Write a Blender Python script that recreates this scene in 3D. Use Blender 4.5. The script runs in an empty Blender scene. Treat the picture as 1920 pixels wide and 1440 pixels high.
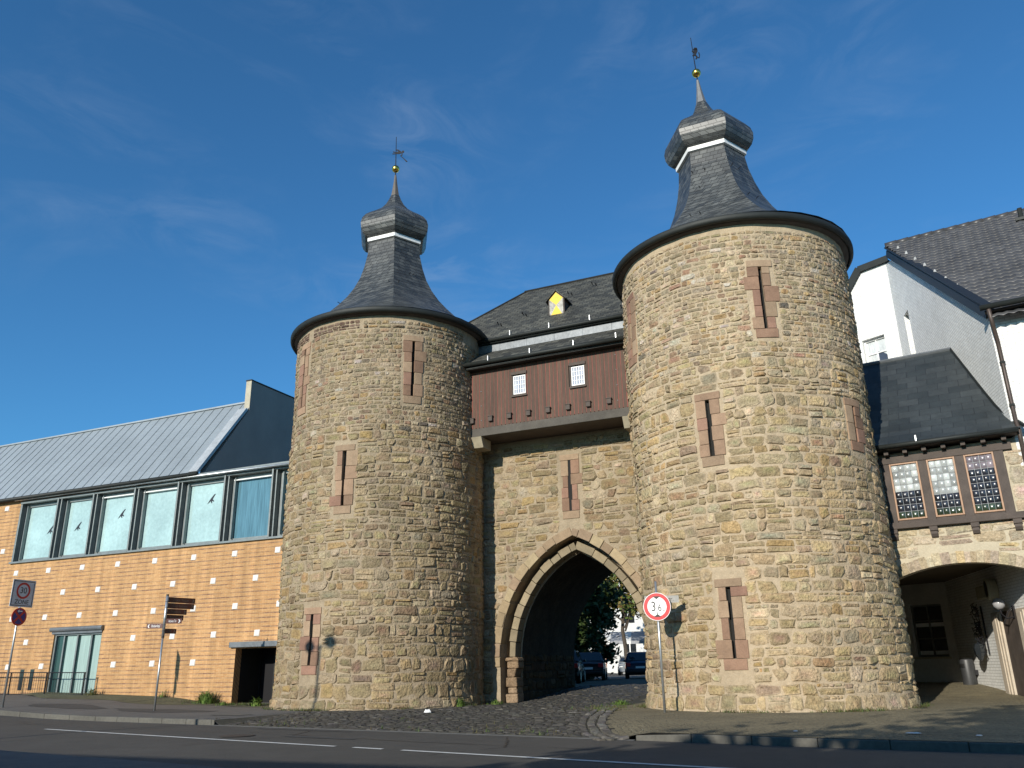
import bpy, math, random
from mathutils import Vector, Matrix, noise
rad = math.radians
sc = bpy.context.scene
rng = random.Random(7)
U = rng.uniform

# ------------------------------------------------------------------ camera
PITCH = rad(19.0); ROLL = math.atan2(83, 4460)
_f = Vector((0, math.cos(PITCH), math.sin(PITCH))); _u = Vector((0, -math.sin(PITCH), math.cos(PITCH))); _r = Vector((1, 0, 0))
_r2 = _r*math.cos(ROLL) - _u*math.sin(ROLL); _u2 = _r*math.sin(ROLL) + _u*math.cos(ROLL)
cam = bpy.data.cameras.new('camera'); cam.sensor_width = 36; cam.lens = 36*1540/1920
cam.clip_start = 0.1; cam.clip_end = 3000
co = bpy.data.objects.new('camera', cam); sc.collection.objects.link(co)
M = Matrix(((_r2.x, _u2.x, -_f.x, 0), (_r2.y, _u2.y, -_f.y, 0), (_r2.z, _u2.z, -_f.z, 1.1), (0, 0, 0, 1)))
co.matrix_world = M; sc.camera = co

# ------------------------------------------------------------------ sky and sun
SUN_EL = rad(20.3); SUN_AZ = rad(32.0)          # sun stands behind the viewer, 30 degrees to the left
to_sun = Vector((-math.sin(SUN_AZ)*math.cos(SUN_EL), -math.cos(SUN_AZ)*math.cos(SUN_EL), math.sin(SUN_EL)))
w = bpy.data.worlds.new('World'); sc.world = w; w.use_nodes = True
nt = w.node_tree; nt.nodes.clear()
N = nt.nodes.new; Lk = nt.links.new
wo = N('ShaderNodeOutputWorld'); bg = N('ShaderNodeBackground'); sky = N('ShaderNodeTexSky')
sky.sky_type = 'NISHITA'; sky.sun_disc = False; sky.sun_elevation = SUN_EL; sky.sun_rotation = rad(212)
sky.altitude = 100; sky.air_density = 1.0; sky.dust_density = 0.3; sky.ozone_density = 3.0
tc = N('ShaderNodeTexCoord'); mp = N('ShaderNodeMapping'); mp.inputs['Scale'].default_value = (1.0, 1.0, 2.6); mp.inputs['Rotation'].default_value = (0.25, 0.1, 0.4)
n1 = N('ShaderNodeTexNoise'); n1.inputs['Scale'].default_value = 2.3; n1.inputs['Detail'].default_value = 7; n1.inputs['Roughness'].default_value = 0.55; n1.inputs['Distortion'].default_value = 0.8
mr = N('ShaderNodeMapRange'); mr.inputs[1].default_value = 0.46; mr.inputs[2].default_value = 0.80; mr.inputs[3].default_value = 0.0; mr.inputs[4].default_value = 0.36
mx = N('ShaderNodeMix'); mx.data_type = 'RGBA'; mx.inputs[7].default_value = (3.6, 4.6, 6.2, 1)
Lk(tc.outputs['Generated'], mp.inputs['Vector']); Lk(mp.outputs[0], n1.inputs['Vector']); Lk(n1.outputs['Fac'], mr.inputs[0])
m2 = N('ShaderNodeMapping'); m2.inputs['Scale'].default_value = (2.2, 1.2, 5.5); m2.inputs['Rotation'].default_value = (0.5, -0.35, 0.2); n2 = N('ShaderNodeTexNoise'); n2.inputs['Scale'].default_value = 3.2; n2.inputs['Detail'].default_value = 9; n2.inputs['Roughness'].default_value = 0.62; n2.inputs['Distortion'].default_value = 1.4
r2 = N('ShaderNodeMapRange'); r2.inputs[1].default_value = 0.42; r2.inputs[2].default_value = 0.75; mu2 = N('ShaderNodeMath'); mu2.operation = 'MULTIPLY'
Lk(tc.outputs['Generated'], m2.inputs['Vector']); Lk(m2.outputs[0], n2.inputs['Vector']); Lk(n2.outputs['Fac'], r2.inputs[0]); Lk(mr.outputs[0], mu2.inputs[0]); Lk(r2.outputs[0], mu2.inputs[1])
tn = N('ShaderNodeMix'); tn.data_type = 'RGBA'; tn.blend_type = 'MULTIPLY'; tn.inputs[0].default_value = 1; tn.inputs[7].default_value = (0.49, 1.06, 1.38, 1)   # clear, deep autumn blue
Lk(mu2.outputs[0], mx.inputs[0]); Lk(sky.outputs[0], tn.inputs[6]); Lk(tn.outputs[2], mx.inputs[6]); Lk(mx.outputs[2], bg.inputs['Color'])
bg.inputs['Strength'].default_value = 0.10
Lk(bg.outputs[0], wo.inputs['Surface'])
sl = bpy.data.lights.new('sun', 'SUN'); sl.energy = 4.8; sl.angle = rad(0.5); sl.color = (1.0, 0.935, 0.82)
so = bpy.data.objects.new('sun', sl); sc.collection.objects.link(so); so.rotation_euler = (-to_sun).to_track_quat('-Z', 'Y').to_euler()
sc.view_settings.view_transform = 'Standard'; sc.view_settings.look = 'None'; sc.view_settings.exposure = 0.15; sc.view_settings.gamma = 1.0
sc.cycles.use_denoising = True
sc.cycles.max_bounces = 6

# ------------------------------------------------------------------ materials
def newmat(name):
    m = bpy.data.materials.new(name); m.use_nodes = True
    t = m.node_tree; b = t.nodes['Principled BSDF']
    return m, t, b
def _n(t, k, **kw):
    n = t.nodes.new(k)
    for a, v in kw.items(): setattr(n, a, v)
    return n
def vary(t, src, fac_list):
    """multiply a colour by object-space noises: (scale, amount, (sx,sy,sz))"""
    tcn = _n(t, 'ShaderNodeTexCoord')
    cur = src
    for sca, amt, st in fac_list:
        mpn = _n(t, 'ShaderNodeMapping'); mpn.inputs['Scale'].default_value = st
        nn = _n(t, 'ShaderNodeTexNoise'); nn.inputs['Scale'].default_value = sca; nn.inputs['Detail'].default_value = 5; nn.inputs['Roughness'].default_value = 0.6
        r = _n(t, 'ShaderNodeMapRange'); r.inputs[1].default_value = 0.3; r.inputs[2].default_value = 0.7; r.inputs[3].default_value = 1-amt; r.inputs[4].default_value = 1+amt
        sc_ = _n(t, 'ShaderNodeVectorMath', operation='SCALE')
        t.links.new(tcn.outputs['Object'], mpn.inputs[0]); t.links.new(mpn.outputs[0], nn.inputs['Vector']); t.links.new(nn.outputs['Fac'], r.inputs[0])
        t.links.new(cur, sc_.inputs[0]); t.links.new(r.outputs[0], sc_.inputs['Scale']); cur = sc_.outputs[0]
    return cur
def bumpn(t, b, sca, strength, dist=0.02, detail=6, height=None):
    bp = _n(t, 'ShaderNodeBump'); bp.inputs['Strength'].default_value = strength; bp.inputs['Distance'].default_value = dist
    if height is None:
        tcn = _n(t, 'ShaderNodeTexCoord'); nn = _n(t, 'ShaderNodeTexNoise'); nn.inputs['Scale'].default_value = sca; nn.inputs['Detail'].default_value = detail
        t.links.new(tcn.outputs['Object'], nn.inputs['Vector']); height = nn.outputs['Fac']
    t.links.new(height, bp.inputs['Height']); t.links.new(bp.outputs[0], b.inputs['Normal'])
    return bp
def mat(name, col=None, rough=0.85, metal=0.0, var=((3, .15, (1, 1, 1)), (25, .12, (1, 1, 1))), bump=None, spec=0.5, trans=0.0, coat=0.0):
    m, t, b = newmat(name)
    if col is None:
        a = _n(t, 'ShaderNodeAttribute', attribute_name='col'); src = a.outputs['Color']
    else:
        a = _n(t, 'ShaderNodeRGB'); a.outputs[0].default_value = (*col, 1); src = a.outputs[0]
    if var: src = vary(t, src, var)
    t.links.new(src, b.inputs['Base Color'])
    b.inputs['Roughness'].default_value = rough; b.inputs['Metallic'].default_value = metal; b.inputs['Specular IOR Level'].default_value = spec
    b.inputs['Transmission Weight'].default_value = trans; b.inputs['Coat Weight'].default_value = coat
    if bump: bumpn(t, b, *bump)
    return m
def brickmat(name, c1, c2, cm, bw, rh, ms, rough=0.85, bump=0.4, dist=0.01, var=((2, .12, (1, 1, 1)),), bias=0.0, sq=0.5, spec=0.3, streak=None):
    m, t, b = newmat(name)
    uv = _n(t, 'ShaderNodeUVMap'); br = _n(t, 'ShaderNodeTexBrick')
    br.offset = sq
    br.inputs['Scale'].default_value = 1.0; br.inputs['Brick Width'].default_value = bw; br.inputs['Row Height'].default_value = rh
    br.inputs['Mortar Size'].default_value = ms; br.inputs['Mortar Smooth'].default_value = 0.2; br.inputs['Bias'].default_value = bias
    br.inputs['Color1'].default_value = (*c1, 1); br.inputs['Color2'].default_value = (*c2, 1); br.inputs['Mortar'].default_value = (*cm, 1)
    t.links.new(uv.outputs[0], br.inputs['Vector'])
    src = vary(t, br.outputs['Color'], var) if var else br.outputs['Color']
    t.links.new(src, b.inputs['Base Color']); b.inputs['Roughness'].default_value = rough; b.inputs['Specular IOR Level'].default_value = spec
    inv = _n(t, 'ShaderNodeMath', operation='SUBTRACT'); inv.inputs[0].default_value = 1.0; t.links.new(br.outputs['Fac'], inv.inputs[1])
    # every brick / slate a slightly different height
    sep = _n(t, 'ShaderNodeSeparateColor'); t.links.new(br.outputs['Color'], sep.inputs[0])
    ad = _n(t, 'ShaderNodeMath', operation='ADD'); t.links.new(inv.outputs[0], ad.inputs[0]); t.links.new(sep.outputs[1], ad.inputs[1])
    bumpn(t, b, 0, bump, dist, height=ad.outputs[0])
    return m

STONEVAR = ((.45, .16, (1.5, 1.5, .4)), (7, .20, (1, 1, 1)), (20, .26, (1, 1, 1)), (60, .16, (1, 1, 1)))
m_stone = mat('rubble_stone', None, .92, var=STONEVAR, bump=(15, 1.0, .06), spec=.2)
m_mortar = mat('lime_mortar', (.41, .326, .222), .95, var=((.45, .16, (1.5, 1.5, .4)), (6, .13, (1, 1, 1)), (40, .12, (1, 1, 1))), bump=(18, .6, .03), spec=.1)
m_mortar2 = mat('weathered_mortar', (.32, .256, .176), .95, var=((.45, .16, (1.5, 1.5, .4)), (6, .14, (1, 1, 1)), (40, .14, (1, 1, 1))), bump=(18, .7, .035), spec=.1)
m_dark = mat('dark_interior', (.012, .011, .010), .9, var=None)
m_sand = mat('red_sandstone', None, .9, var=((4, .14, (1, 1, 1)), (30, .12, (1, 1, 1))), bump=(30, .35, .015), spec=.2)
m_slate = brickmat('roof_slate', (.036, .040, .042), (.10, .103, .098), (.012, .012, .012), .26, .15, .008, .42, .8, .03, var=((.7, .25, (1, 1, 1)), (5, .25, (1, 1, 1)), (30, .15, (1, 1, 1))), spec=.5)
m_slate_old = brickmat('mossy_slate', (.036, .037, .034), (.092, .090, .074), (.012, .012, .010), .28, .16, .008, .7, .8, .03, var=((.6, .3, (1, 1, 1)), (4, .3, (1, 1, 1)), (25, .2, (1, 1, 1))), spec=.4)
m_slate_smooth = brickmat('bay_slate', (.024, .030, .032), (.043, .050, .052), (.014, .016, .018), .55, .32, .008, .5, .35, .02, var=((1.2, .2, (1, 1, 1)), (8, .12, (1, 1, 1))), spec=.5)
m_gutter = mat('gutter_metal', (.018, .021, .019), .62, .2, var=((3, .2, (1, 1, 1)),))
m_white = mat('white_paint', (.80, .80, .78), .5, var=((6, .06, (1, 1, 1)),))
m_gold = mat('gilded_metal', (.85, .55, .12), .22, 1.0, var=None)
m_iron = mat('black_iron', (.015, .015, .018), .6, .4, var=None)
m_lead = mat('lead_sheet', (.14, .152, .163), .5, .3, var=((2, .2, (1, 1, 1)), (12, .12, (1, 1, 1))), bump=(6, .3, .03))
m_board = mat('brown_boards', None, .75, var=((2, .2, (6, 6, .6)), (14, .2, (4, 4, .4))), bump=(40, .2, .01))
m_timber = mat('dark_timber', (.075, .058, .048), .8, var=((3, .25, (1, 1, 1)), (22, .22, (1, 4, 4))), bump=(40, .3, .01))
m_greybeam = mat('grey_beam', (.085, .075, .062), .85, var=((2, .25, (1, 1, 1)), (18, .2, (1, 5, 5))), bump=(40, .3, .01))
m_concrete = mat('pale_concrete', (.42, .38, .29), .9, var=((3, .12, (1, 1, 1)), (30, .1, (1, 1, 1))), bump=(40, .3, .01))
m_glassdark = mat('dark_glass', (.02, .024, .028), .06, var=None, spec=.8)
m_steel = mat('galvanised_steel', (.45, .47, .48), .38, .75, var=((8, .15, (1, 1, 1)),))
m_framegrey = mat('grey_window_frame', (.22, .24, .235), .45, .4, var=((4, .15, (1, 1, 1)),))
m_zinc = mat('zinc_roof', (.30, .335, .355), .5, .25, var=((.5, .10, (1, 1, 1)), (4, .08, (1, 6, 1)), (30, .05, (1, 1, 1))))
m_render_dark = mat('dark_grey_render', (.37, .31, .27), .9, var=((1, .08, (1, 1, 1)), (20, .05, (1, 1, 1))))
m_whitebrick = brickmat('white_brick', (.78, .78, .76), (.84, .84, .82), (.60, .60, .57), .25, .083, .009, .6, .8, .014, var=((.5, .07, (1, 1, .35)), (3, .06, (1, 1, 1)), (14, .08, (1, 1, 1))))
m_tile = mat('brown_roof_tile', None, .42, var=((1, .15, (1, 1, 1)), (9, .15, (1, 1, 1))), spec=.5)
m_asphalt = mat('road_asphalt', (.076, .070, .060), .85, var=((.25, .12, (1, 1, 1)), (2, .08, (1, 1, 1)), (60, .3, (1, 1, 1)), (240, .3, (1, 1, 1))), bump=(120, .5, .012), spec=.35)
m_pave = mat('pavement_asphalt', (.105, .10, .092), .88, var=((.4, .16, (1, 1, 1)), (3, .12, (1, 1, 1)), (50, .22, (1, 1, 1))), bump=(80, .5, .012))
m_kerb = mat('kerb_stone', (.105, .10, .085), .9, var=((.8, .2, (1, 1, 1)), (14, .15, (1, 1, 1))), bump=(30, .4, .01))
m_joint = mat('joint_soil', (.045, .042, .028), .95, var=((1, .3, (1, 1, 1)), (8, .3, (1, 1, 1)), (50, .2, (1, 1, 1))), bump=(30, .6, .02))
m_sett = mat('basalt_setts', None, .7, var=((6, .15, (1, 1, 1)), (40, .15, (1, 1, 1))), bump=(30, .5, .01), spec=.45)
m_lane = mat('road_paint', (.62, .62, .58), .7, var=((5, .15, (1, 1, 1)), (60, .12, (1, 1, 1))))
m_leaf = mat('leaves', None, .6, var=None, spec=.3)
m_bark = mat('bark', (.07, .055, .04), .95, var=((6, .3, (1, 1, 1)),), bump=(20, .6, .02))
m_rubber = mat('tyre_rubber', (.015, .015, .015), .8, var=None)
m_red = mat('sign_red', (.55, .02, .025), .4, var=None)
m_black = mat('sign_black', (.012, .012, .012), .5, var=None)
m_blue = mat('sign_blue', (.01, .03, .22), .4, var=None)
m_signwhite = mat('sign_white', (.82, .82, .80), .4, var=None)
m_brown = mat('sign_brown', (.085, .022, .014), .45, var=((5, .1, (1, 1, 1)),))
m_yellow = mat('yellow_paint', (.80, .52, .04), .6, var=((6, .1, (1, 1, 1)),))
m_wood_lt = mat('varnished_wood', (.30, .16, .08), .5, var=((10, .2, (3, 3, 1)),))

# ------------------------------------------------------------------ mesh builder
WM = {}
class MB:
    def __init__(s): s.v = []; s.f = []; s.c = []; s.uv = []; s.vc = []
    def add(s, vs, fs, col=(1, 1, 1), uv=None, vc=None):
        n = len(s.v); s.vc += vc if vc else [None]*len(vs); s.v += [tuple(p) for p in vs]; s.uv += (uv if uv else [(0, 0)]*len(vs))
        for f in fs: s.f.append(tuple(i+n for i in f)); s.c.append(col)
    def quad(s, a, b, c, d, col=(1, 1, 1), uv=None): s.add([a, b, c, d], [(0, 1, 2, 3)], col, uv)
    def box(s, x0, x1, y0, y1, z0, z1, col=(1, 1, 1)):
        v = [(x, y, z) for z in (z0, z1) for y in (y0, y1) for x in (x0, x1)]
        s.add(v, [(0, 2, 3, 1), (4, 5, 7, 6), (0, 1, 5, 4), (1, 3, 7, 5), (3, 2, 6, 7), (2, 0, 4, 6)], col)
    def bar(s, a, b, wx, wy, col=(1, 1, 1), up=(0, 0, 1)):
        a = Vector(a); b = Vector(b); d = (b-a).normalized(); upv = Vector(up)
        if abs(d.dot(upv)) > .98: upv = Vector((0, 1, 0))
        x = d.cross(upv).normalized()*wx/2; y = x.cross(d).normalized()*wy/2
        v = [p+q for p in (a, b) for q in (-x-y, x-y, x+y, -x+y)]
        s.add(v, [(0, 3, 2, 1), (4, 5, 6, 7), (0, 1, 5, 4), (1, 2, 6, 5), (2, 3, 7, 6), (3, 0, 4, 7)], col)
    def tube(s, pts, r, n=8, col=(1, 1, 1), caps=True):
        pts = [Vector(p) for p in pts]; rs = r if isinstance(r, (list, tuple)) else [r]*len(pts)
        base = len(s.v); k = len(pts); px = None; vs = []
        for i, p in enumerate(pts):
            d = ((pts[min(i+1, k-1)]-pts[max(i-1, 0)])).normalized()
            if px is None:
                px = d.cross(Vector((0, 0, 1)) if abs(d.z) < .9 else Vector((1, 0, 0))).normalized()
            else: px = (px - d*px.dot(d)).normalized()
            py = d.cross(px)
            for j in range(n):
                a = 2*math.pi*j/n; vs.append(p+(px*math.cos(a)+py*math.sin(a))*rs[i])
        fs = [(i*n+j, i*n+(j+1) % n, (i+1)*n+(j+1) % n, (i+1)*n+j) for i in range(k-1) for j in range(n)]
        if caps: fs += [tuple(range(n-1, -1, -1)), tuple((k-1)*n+j for j in range(n))]
        s.add(vs, fs, col)
    def lathe(s, prof, n=24, c=(0, 0), col=(1, 1, 1), a0=0, a1=2*math.pi):
        full = abs(a1-a0-2*math.pi) < 1e-6; m = n if full else n+1; vs = []; uv = []; L = 0; pr = None
        for r, z in prof:
            if pr: L += math.hypot(r-pr[0], z-pr[1])
            pr = (r, z)
            for j in range(m):
                a = a0+(a1-a0)*j/n; vs.append((c[0]+r*math.cos(a), c[1]+r*math.sin(a), z)); uv.append((a*max(r, .3), L))
        fs = []
        for i in range(len(prof)-1):
            for j in range(n):
                q = (j+1) % m
                fs.append((i*m+j, i*m+q, (i+1)*m+q, (i+1)*m+j))
        s.add(vs, fs, col, uv)
    def prism(s, poly, h0, h1, fn, col=(1, 1, 1)):
        """poly of 2d points, extruded from h0 to h1; fn(a,b,h) -> xyz"""
        n = len(poly); vs = [fn(a, b, h) for h in (h0, h1) for a, b in poly]
        s.add(vs, [tuple(range(n)), tuple(range(2*n-1, n-1, -1))]+[(i, i+n, (i+1) % n+n, (i+1) % n) for i in range(n)], col)
    def sphere(s, c, r, n=12, k=8, col=(1, 1, 1), sz=1):
        vs = [(c[0], c[1], c[2]-r*sz)]
        for i in range(1, k):
            t = math.pi*i/k
            for j in range(n): a = 2*math.pi*j/n; vs.append((c[0]+r*math.sin(t)*math.cos(a), c[1]+r*math.sin(t)*math.sin(a), c[2]-r*sz*math.cos(t)))
        vs.append((c[0], c[1], c[2]+r*sz)); e = len(vs)-1
        fs = [(0, 1+(j+1) % n, 1+j) for j in range(n)]
        for i in range(k-2):
            for j in range(n): a = 1+i*n; fs.append((a+j, a+(j+1) % n, a+n+(j+1) % n, a+n+j))
        a = 1+(k-2)*n; fs += [(a+j, a+(j+1) % n, e) for j in range(n)]
        s.add(vs, fs, col)
    def build(s, name, m, parent=None, F=Matrix(), smooth=False, bevel=0, label=None):
        P = WM[parent.name] if parent else Matrix.Identity(4)
        T = P.inverted() @ F
        me = bpy.data.meshes.new(name); me.from_pydata([T @ Vector(p) for p in s.v], [], s.f); me.update()
        ca = me.color_attributes.new('col', 'FLOAT_COLOR', 'CORNER'); uvl = me.uv_layers.new(name='UVMap')
        cd = []; ud = []
        for f, c in zip(s.f, s.c):
            for i in f: q = s.vc[i] or c; cd += [q[0], q[1], q[2], 1.0]; ud += s.uv[i]
        ca.data.foreach_set('color', cd); uvl.data.foreach_set('uv', ud)
        me.materials.append(m)
        o = bpy.data.objects.new(name, me); sc.collection.objects.link(o)
        if parent: o.parent = parent
        WM[o.name] = P
        if smooth: me.polygons.foreach_set('use_smooth', [True]*len(me.polygons))
        if bevel:
            bv = o.modifiers.new('bevel', 'BEVEL'); bv.width = bevel; bv.segments = 2; bv.limit_method = 'ANGLE'
        if label: o['label'] = label
        return o
def tag(o, label=None, cat=None, group=None, kind=None):
    if label: o['label'] = label
    if cat: o['category'] = cat
    if group: o['group'] = group
    if kind: o['kind'] = kind
    return o
def thing(name, label, cat, F=Matrix(), group=None):
    o = bpy.data.objects.new(name, None); sc.collection.objects.link(o); o.empty_display_size = .3
    o.matrix_world = F; WM[o.name] = F.copy(); tag(o, label, cat, group); return o
def copy_thing(o, F, label):
    c = o.copy(); sc.collection.objects.link(c); c.matrix_world = F; c['label'] = label
    def kids(a, b):
        for ch in a.children:
            d = ch.copy(); sc.collection.objects.link(d); d.parent = b; kids(ch, d)
    kids(o, c); return c
def frame(ox, oy, oz, xx, xy):
    l = math.hypot(xx, xy); xx /= l; xy /= l
    return Matrix(((xx, -xy, 0, ox), (xy, xx, 0, oy), (0, 0, 1, oz), (0, 0, 0, 1)))
def TR(x, y, z, rz=0): return Matrix.Translation((x, y, z)) @ Matrix.Rotation(rz, 4, 'Z')
def text_mb(mb, s, size, F, align='CENTER', col=(1, 1, 1), depth=.002, sx=1.0):
    """letters standing in the local xz plane of F, read from -y"""
    cu = bpy.data.curves.new('t', 'FONT'); cu.body = s; cu.size = size; cu.align_x = align; cu.align_y = 'CENTER'; cu.extrude = 0; cu.resolution_u = 3
    o = bpy.data.objects.new('t', cu); sc.collection.objects.link(o)
    me = bpy.data.meshes.new_from_object(o)
    mb.add([F @ Vector((v.co.x*sx, -depth, v.co.y)) for v in me.vertices], [tuple(p.vertices) for p in me.polygons], col)
    bpy.data.objects.remove(o); bpy.data.curves.remove(cu); bpy.data.meshes.remove(me)

# ------------------------------------------------------------------ frames of reference
GX, GY = .9131, -.4077                                   # along the gate front, rightwards
G = frame(-4.449, 28.487, 0, GX, GY)                     # gate frame: x along the front, y back, origin in the left tower's axis
DT = 12.441                                              # distance between the tower axes
TRR = 3.38                                               # tower radius
P = frame(10.35, 22.6, 0, .8536, -.5210)                 # front of the bay beside the right tower
HA = frame(13.15, 20.89, 0, .8536, -.5210)               # corner of the white house
GW = frame(13.15, 20.89, 0, -.2, -.98)                   # its side wall
BW = frame(14.88, 29.19, 0, .64, -.77)                   # its bent rear side wall
def smooth(t): t = min(1, max(0, t)); return t*t*(3-2*t)
def interp(x, xs, ys):
    if x <= xs[0]: return ys[0]
    for i in range(len(xs)-1):
        if x <= xs[i+1]: return ys[i]+(ys[i+1]-ys[i])*(x-xs[i])/(xs[i+1]-xs[i])
    return ys[-1]
def rise(X): return interp(-X, (5.0, 7, 9.8, 13.5, 18.5, 25), (0, .06, .20, .31, .43, .5))
KX = (-60, -30, -14, -8.75, -4.9, .07, 6.7, 11.3, 14.4, 17, 30, 60); KY = (-14, -8.6, -6.95, -6.72, -6.62, -7.5, -8.64, -9.5, -10.14, -10.45, -12.8, -19)
def kerb_y(X): return interp(X, KX, KY)
def gz(X, Y):
    z = rise(X)+.34*smooth((Y-1)/7)
    m = smooth((X-.05)/.25)*smooth((11.6-X)/.7)
    return z-.115*m*(1-smooth((Y-kerb_y(X))/3.2))
def road_z(X): return -.12+.9*rise(X)
Ginv = G.inverted()
def gzw(x, y):
    p = Ginv @ Vector((x, y, 0)); return gz(p.x, p.y)

# ------------------------------------------------------------------ stones
MORT = (.44, .36, .225)
def stone(mb, mp, u0, u1, v0, v1, dep, col, jit=.10, inset=.22, r=None, mort=0):
    """one hewn stone, its edges smeared with mortar"""
    r = r or rng; mort = MORT if mort == 0 else mort
    w_ = u1-u0; h_ = v1-v0; k = min(w_, h_); j = jit*k; cx = (u0+u1)/2; cy = (v0+v1)/2
    c4 = [min(r.uniform(.06, .36)*k, .09) for _ in range(4)]
    o = [(u0+c4[0], v0), (u1-c4[1], v0), (u1, v0+c4[1]), (u1, v1-c4[2]), (u1-c4[2], v1), (u0+c4[3], v1), (u0, v1-c4[3]), (u0, v0+c4[0])]
    o = [(a+r.uniform(-j, j)*.9, b+r.uniform(-j, j)*.9) for a, b in o]
    dep *= r.choice((.6, .9, 1, 1, 1.2, 1.7)); d1 = dep*r.uniform(.25, .7); sm = r.uniform(.05, .6)
    vs = [mp(a, b, -.03) for a, b in o]
    vs += [mp(cx+(a-cx)*.985, cy+(b-cy)*.985, d1*r.uniform(.5, 1.4)) for a, b in o]
    ins = 1-inset*min(1, .12/k+.55); tu, tv = r.uniform(-.35, .35), r.uniform(-.35, .35)
    vs += [mp(cx+(a-cx)*ins*r.uniform(.85, 1.05), cy+(b-cy)*ins*r.uniform(.85, 1.05), dep*(1+tu*(a-cx)/w_*2+tv*(b-cy)/h_*2)*r.uniform(.75, 1.25)) for a, b in o]
    vs.append(mp(cx+r.uniform(-.2, .2)*w_, cy+r.uniform(-.2, .2)*h_, dep*r.uniform(.7, 1.7)))
    fs = [(i, (i+1) % 8, 8+(i+1) % 8, 8+i) for i in range(8)]+[(8+i, 8+(i+1) % 8, 16+(i+1) % 8, 16+i) for i in range(8)]
    fs += [(16+i, 16+(i+1) % 8, 24) for i in range(8)]
    def mixc(t): return tuple(x*(1-t)+y*t for x, y in zip(col, mort)) if mort else col
    vc = [mixc(sm) for _ in range(8)]+[mixc(min(1, sm*r.uniform(.5, 1.5))) for _ in range(8)]+[tuple(x*q for x in mixc(r.uniform(0, .25)*sm)) for q in [r.uniform(.88, 1.12) for _ in range(8)]]+[tuple(x*r.uniform(.9, 1.12) for x in col)]
    mb.add(vs, fs, col, vc=vc)
def subtract(a, b, blocks):
    segs = [(a, b)]
    for p, q in blocks:
        ns = []
        for s, e in segs:
            if q <= s or p >= e: ns.append((s, e)); continue
            if p > s: ns.append((s, p))
            if q < e: ns.append((q, e))
        segs = ns
    return segs
def masonry(mb, mp, u0, u1, v0, v1, hfun, wfun, gap, dep, colfun, blockfun, jit=.10, r=None, split=.16, fill=.10):
    r = r or rng; v = v0
    while v < v1-.03:
        h = hfun(v)*r.uniform(.72, 1.32); h = min(h, v1-v)
        if v1-v-h < .06: h = v1-v
        for s, e in subtract(u0, u1, blockfun(v, v+h)):
            u = s
            if u0 == s: u = s
            while u < e-.03:
                w_ = min(wfun(v)*r.choice((.55, .8, .9, 1, 1.1, 1.3, 1.7))*r.uniform(.85, 1.15), e-u)
                if e-u-w_ < wfun(v)*.4: w_ = e-u
                if w_ < .05: u += w_; continue
                g = gap(v)*r.uniform(.6, 1.5)/2
                a, b = u+g, u+w_-g; c, d = v+g, v+h-g
                if b-a > .03 and d-c > .02:
                    if h > .2 and r.random() < split:
                        m_ = c+(d-c)*r.uniform(.35, .65)
                        stone(mb, mp, a, b, c, m_-g, dep(v), colfun(v, r), jit, r=r); stone(mb, mp, a, b, m_+g, d, dep(v), colfun(v, r), jit, r=r)
                    elif h > .16 and r.random() < fill:
                        m_ = d-(d-c)*r.uniform(.2, .3)
                        stone(mb, mp, a, b, c, m_-g, dep(v), colfun(v, r), jit, r=r)
                        q = a
                        while q < b-.05:
                            e2 = min(b, q+r.uniform(.07, .2)); stone(mb, mp, q, e2-.012, m_+g*.6, d, dep(v)*.7, colfun(v, r), .14, r=r); q = e2
                    else:
                        dd = r.uniform(-.10, .10)*h; stone(mb, mp, a, b, c+max(0, dd), d+min(0, dd), dep(v), colfun(v, r), jit, r=r)
                u += w_
        v += h
PAL_LOW = [((.40, .305, .165), 5), ((.36, .275, .15), 5), ((.43, .33, .18), 4), ((.32, .25, .14), 3), ((.41, .275, .115), 1.2), ((.34, .225, .115), .9), ((.48, .39, .245), 2.5), ((.30, .21, .13), .8), ((.33, .27, .165), 2)]
PAL_UP = [((.38, .295, .17), 5), ((.34, .265, .155), 4), ((.31, .245, .15), 3), ((.46, .37, .235), 3), ((.30, .18, .115), 1.1), ((.40, .265, .115), 1.1), ((.26, .21, .14), 2), ((.55, .48, .37), .7), ((.13, .11, .09), .25), ((.36, .24, .15), 1)]
def pick(pal, r, f=1):
    t = r.random()*sum(x[1] for x in pal)
    for c, w_ in pal:
        t -= w_
        if t <= 0: break
    if pal is PAL_LOW or pal is PAL_UP: c = tuple(x*.80+y*.20 for x, y in zip(c, (.36, .284, .165)))
    k = r.uniform(.82, 1.18)*f; return (c[0]*k*r.uniform(.98, 1.06), c[1]*k*1.01, c[2]*k*r.uniform(.99, 1.14))
def grid_holes(mb, mp, us, vs, holes, depth, back=True):
    """sheet over sorted us x vs, left open at the holes, with reveals and a closed back"""
    us = sorted(set(us+[h[0] for h in holes]+[h[1] for h in holes])); vs = sorted(set(vs+[h[2] for h in holes]+[h[3] for h in holes]))
    nu = len(us); P_ = [mp(u, v, 0) for v in vs for u in us]; fs = []
    for j in range(len(vs)-1):
        for i in range(nu-1):
            cu = (us[i]+us[i+1])/2; cv = (vs[j]+vs[j+1])/2
            if any(h[0] < cu < h[1] and h[2] < cv < h[3] for h in holes): continue
            a = j*nu+i; fs.append((a, a+1, a+nu+1, a+nu))
    mb.add(P_, fs)
    for a, b, c, d in holes:
        q = [(a, c), (b, c), (b, d), (a, d)]
        f = [mp(u, v, 0) for u, v in q]; k = [mp(u, v, -depth) for u, v in q]
        mb.add(f+k, [(i, (i+1) % 4, 4+(i+1) % 4, 4+i) for i in range(4)]+([(4, 5, 6, 7)] if back else []))

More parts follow.
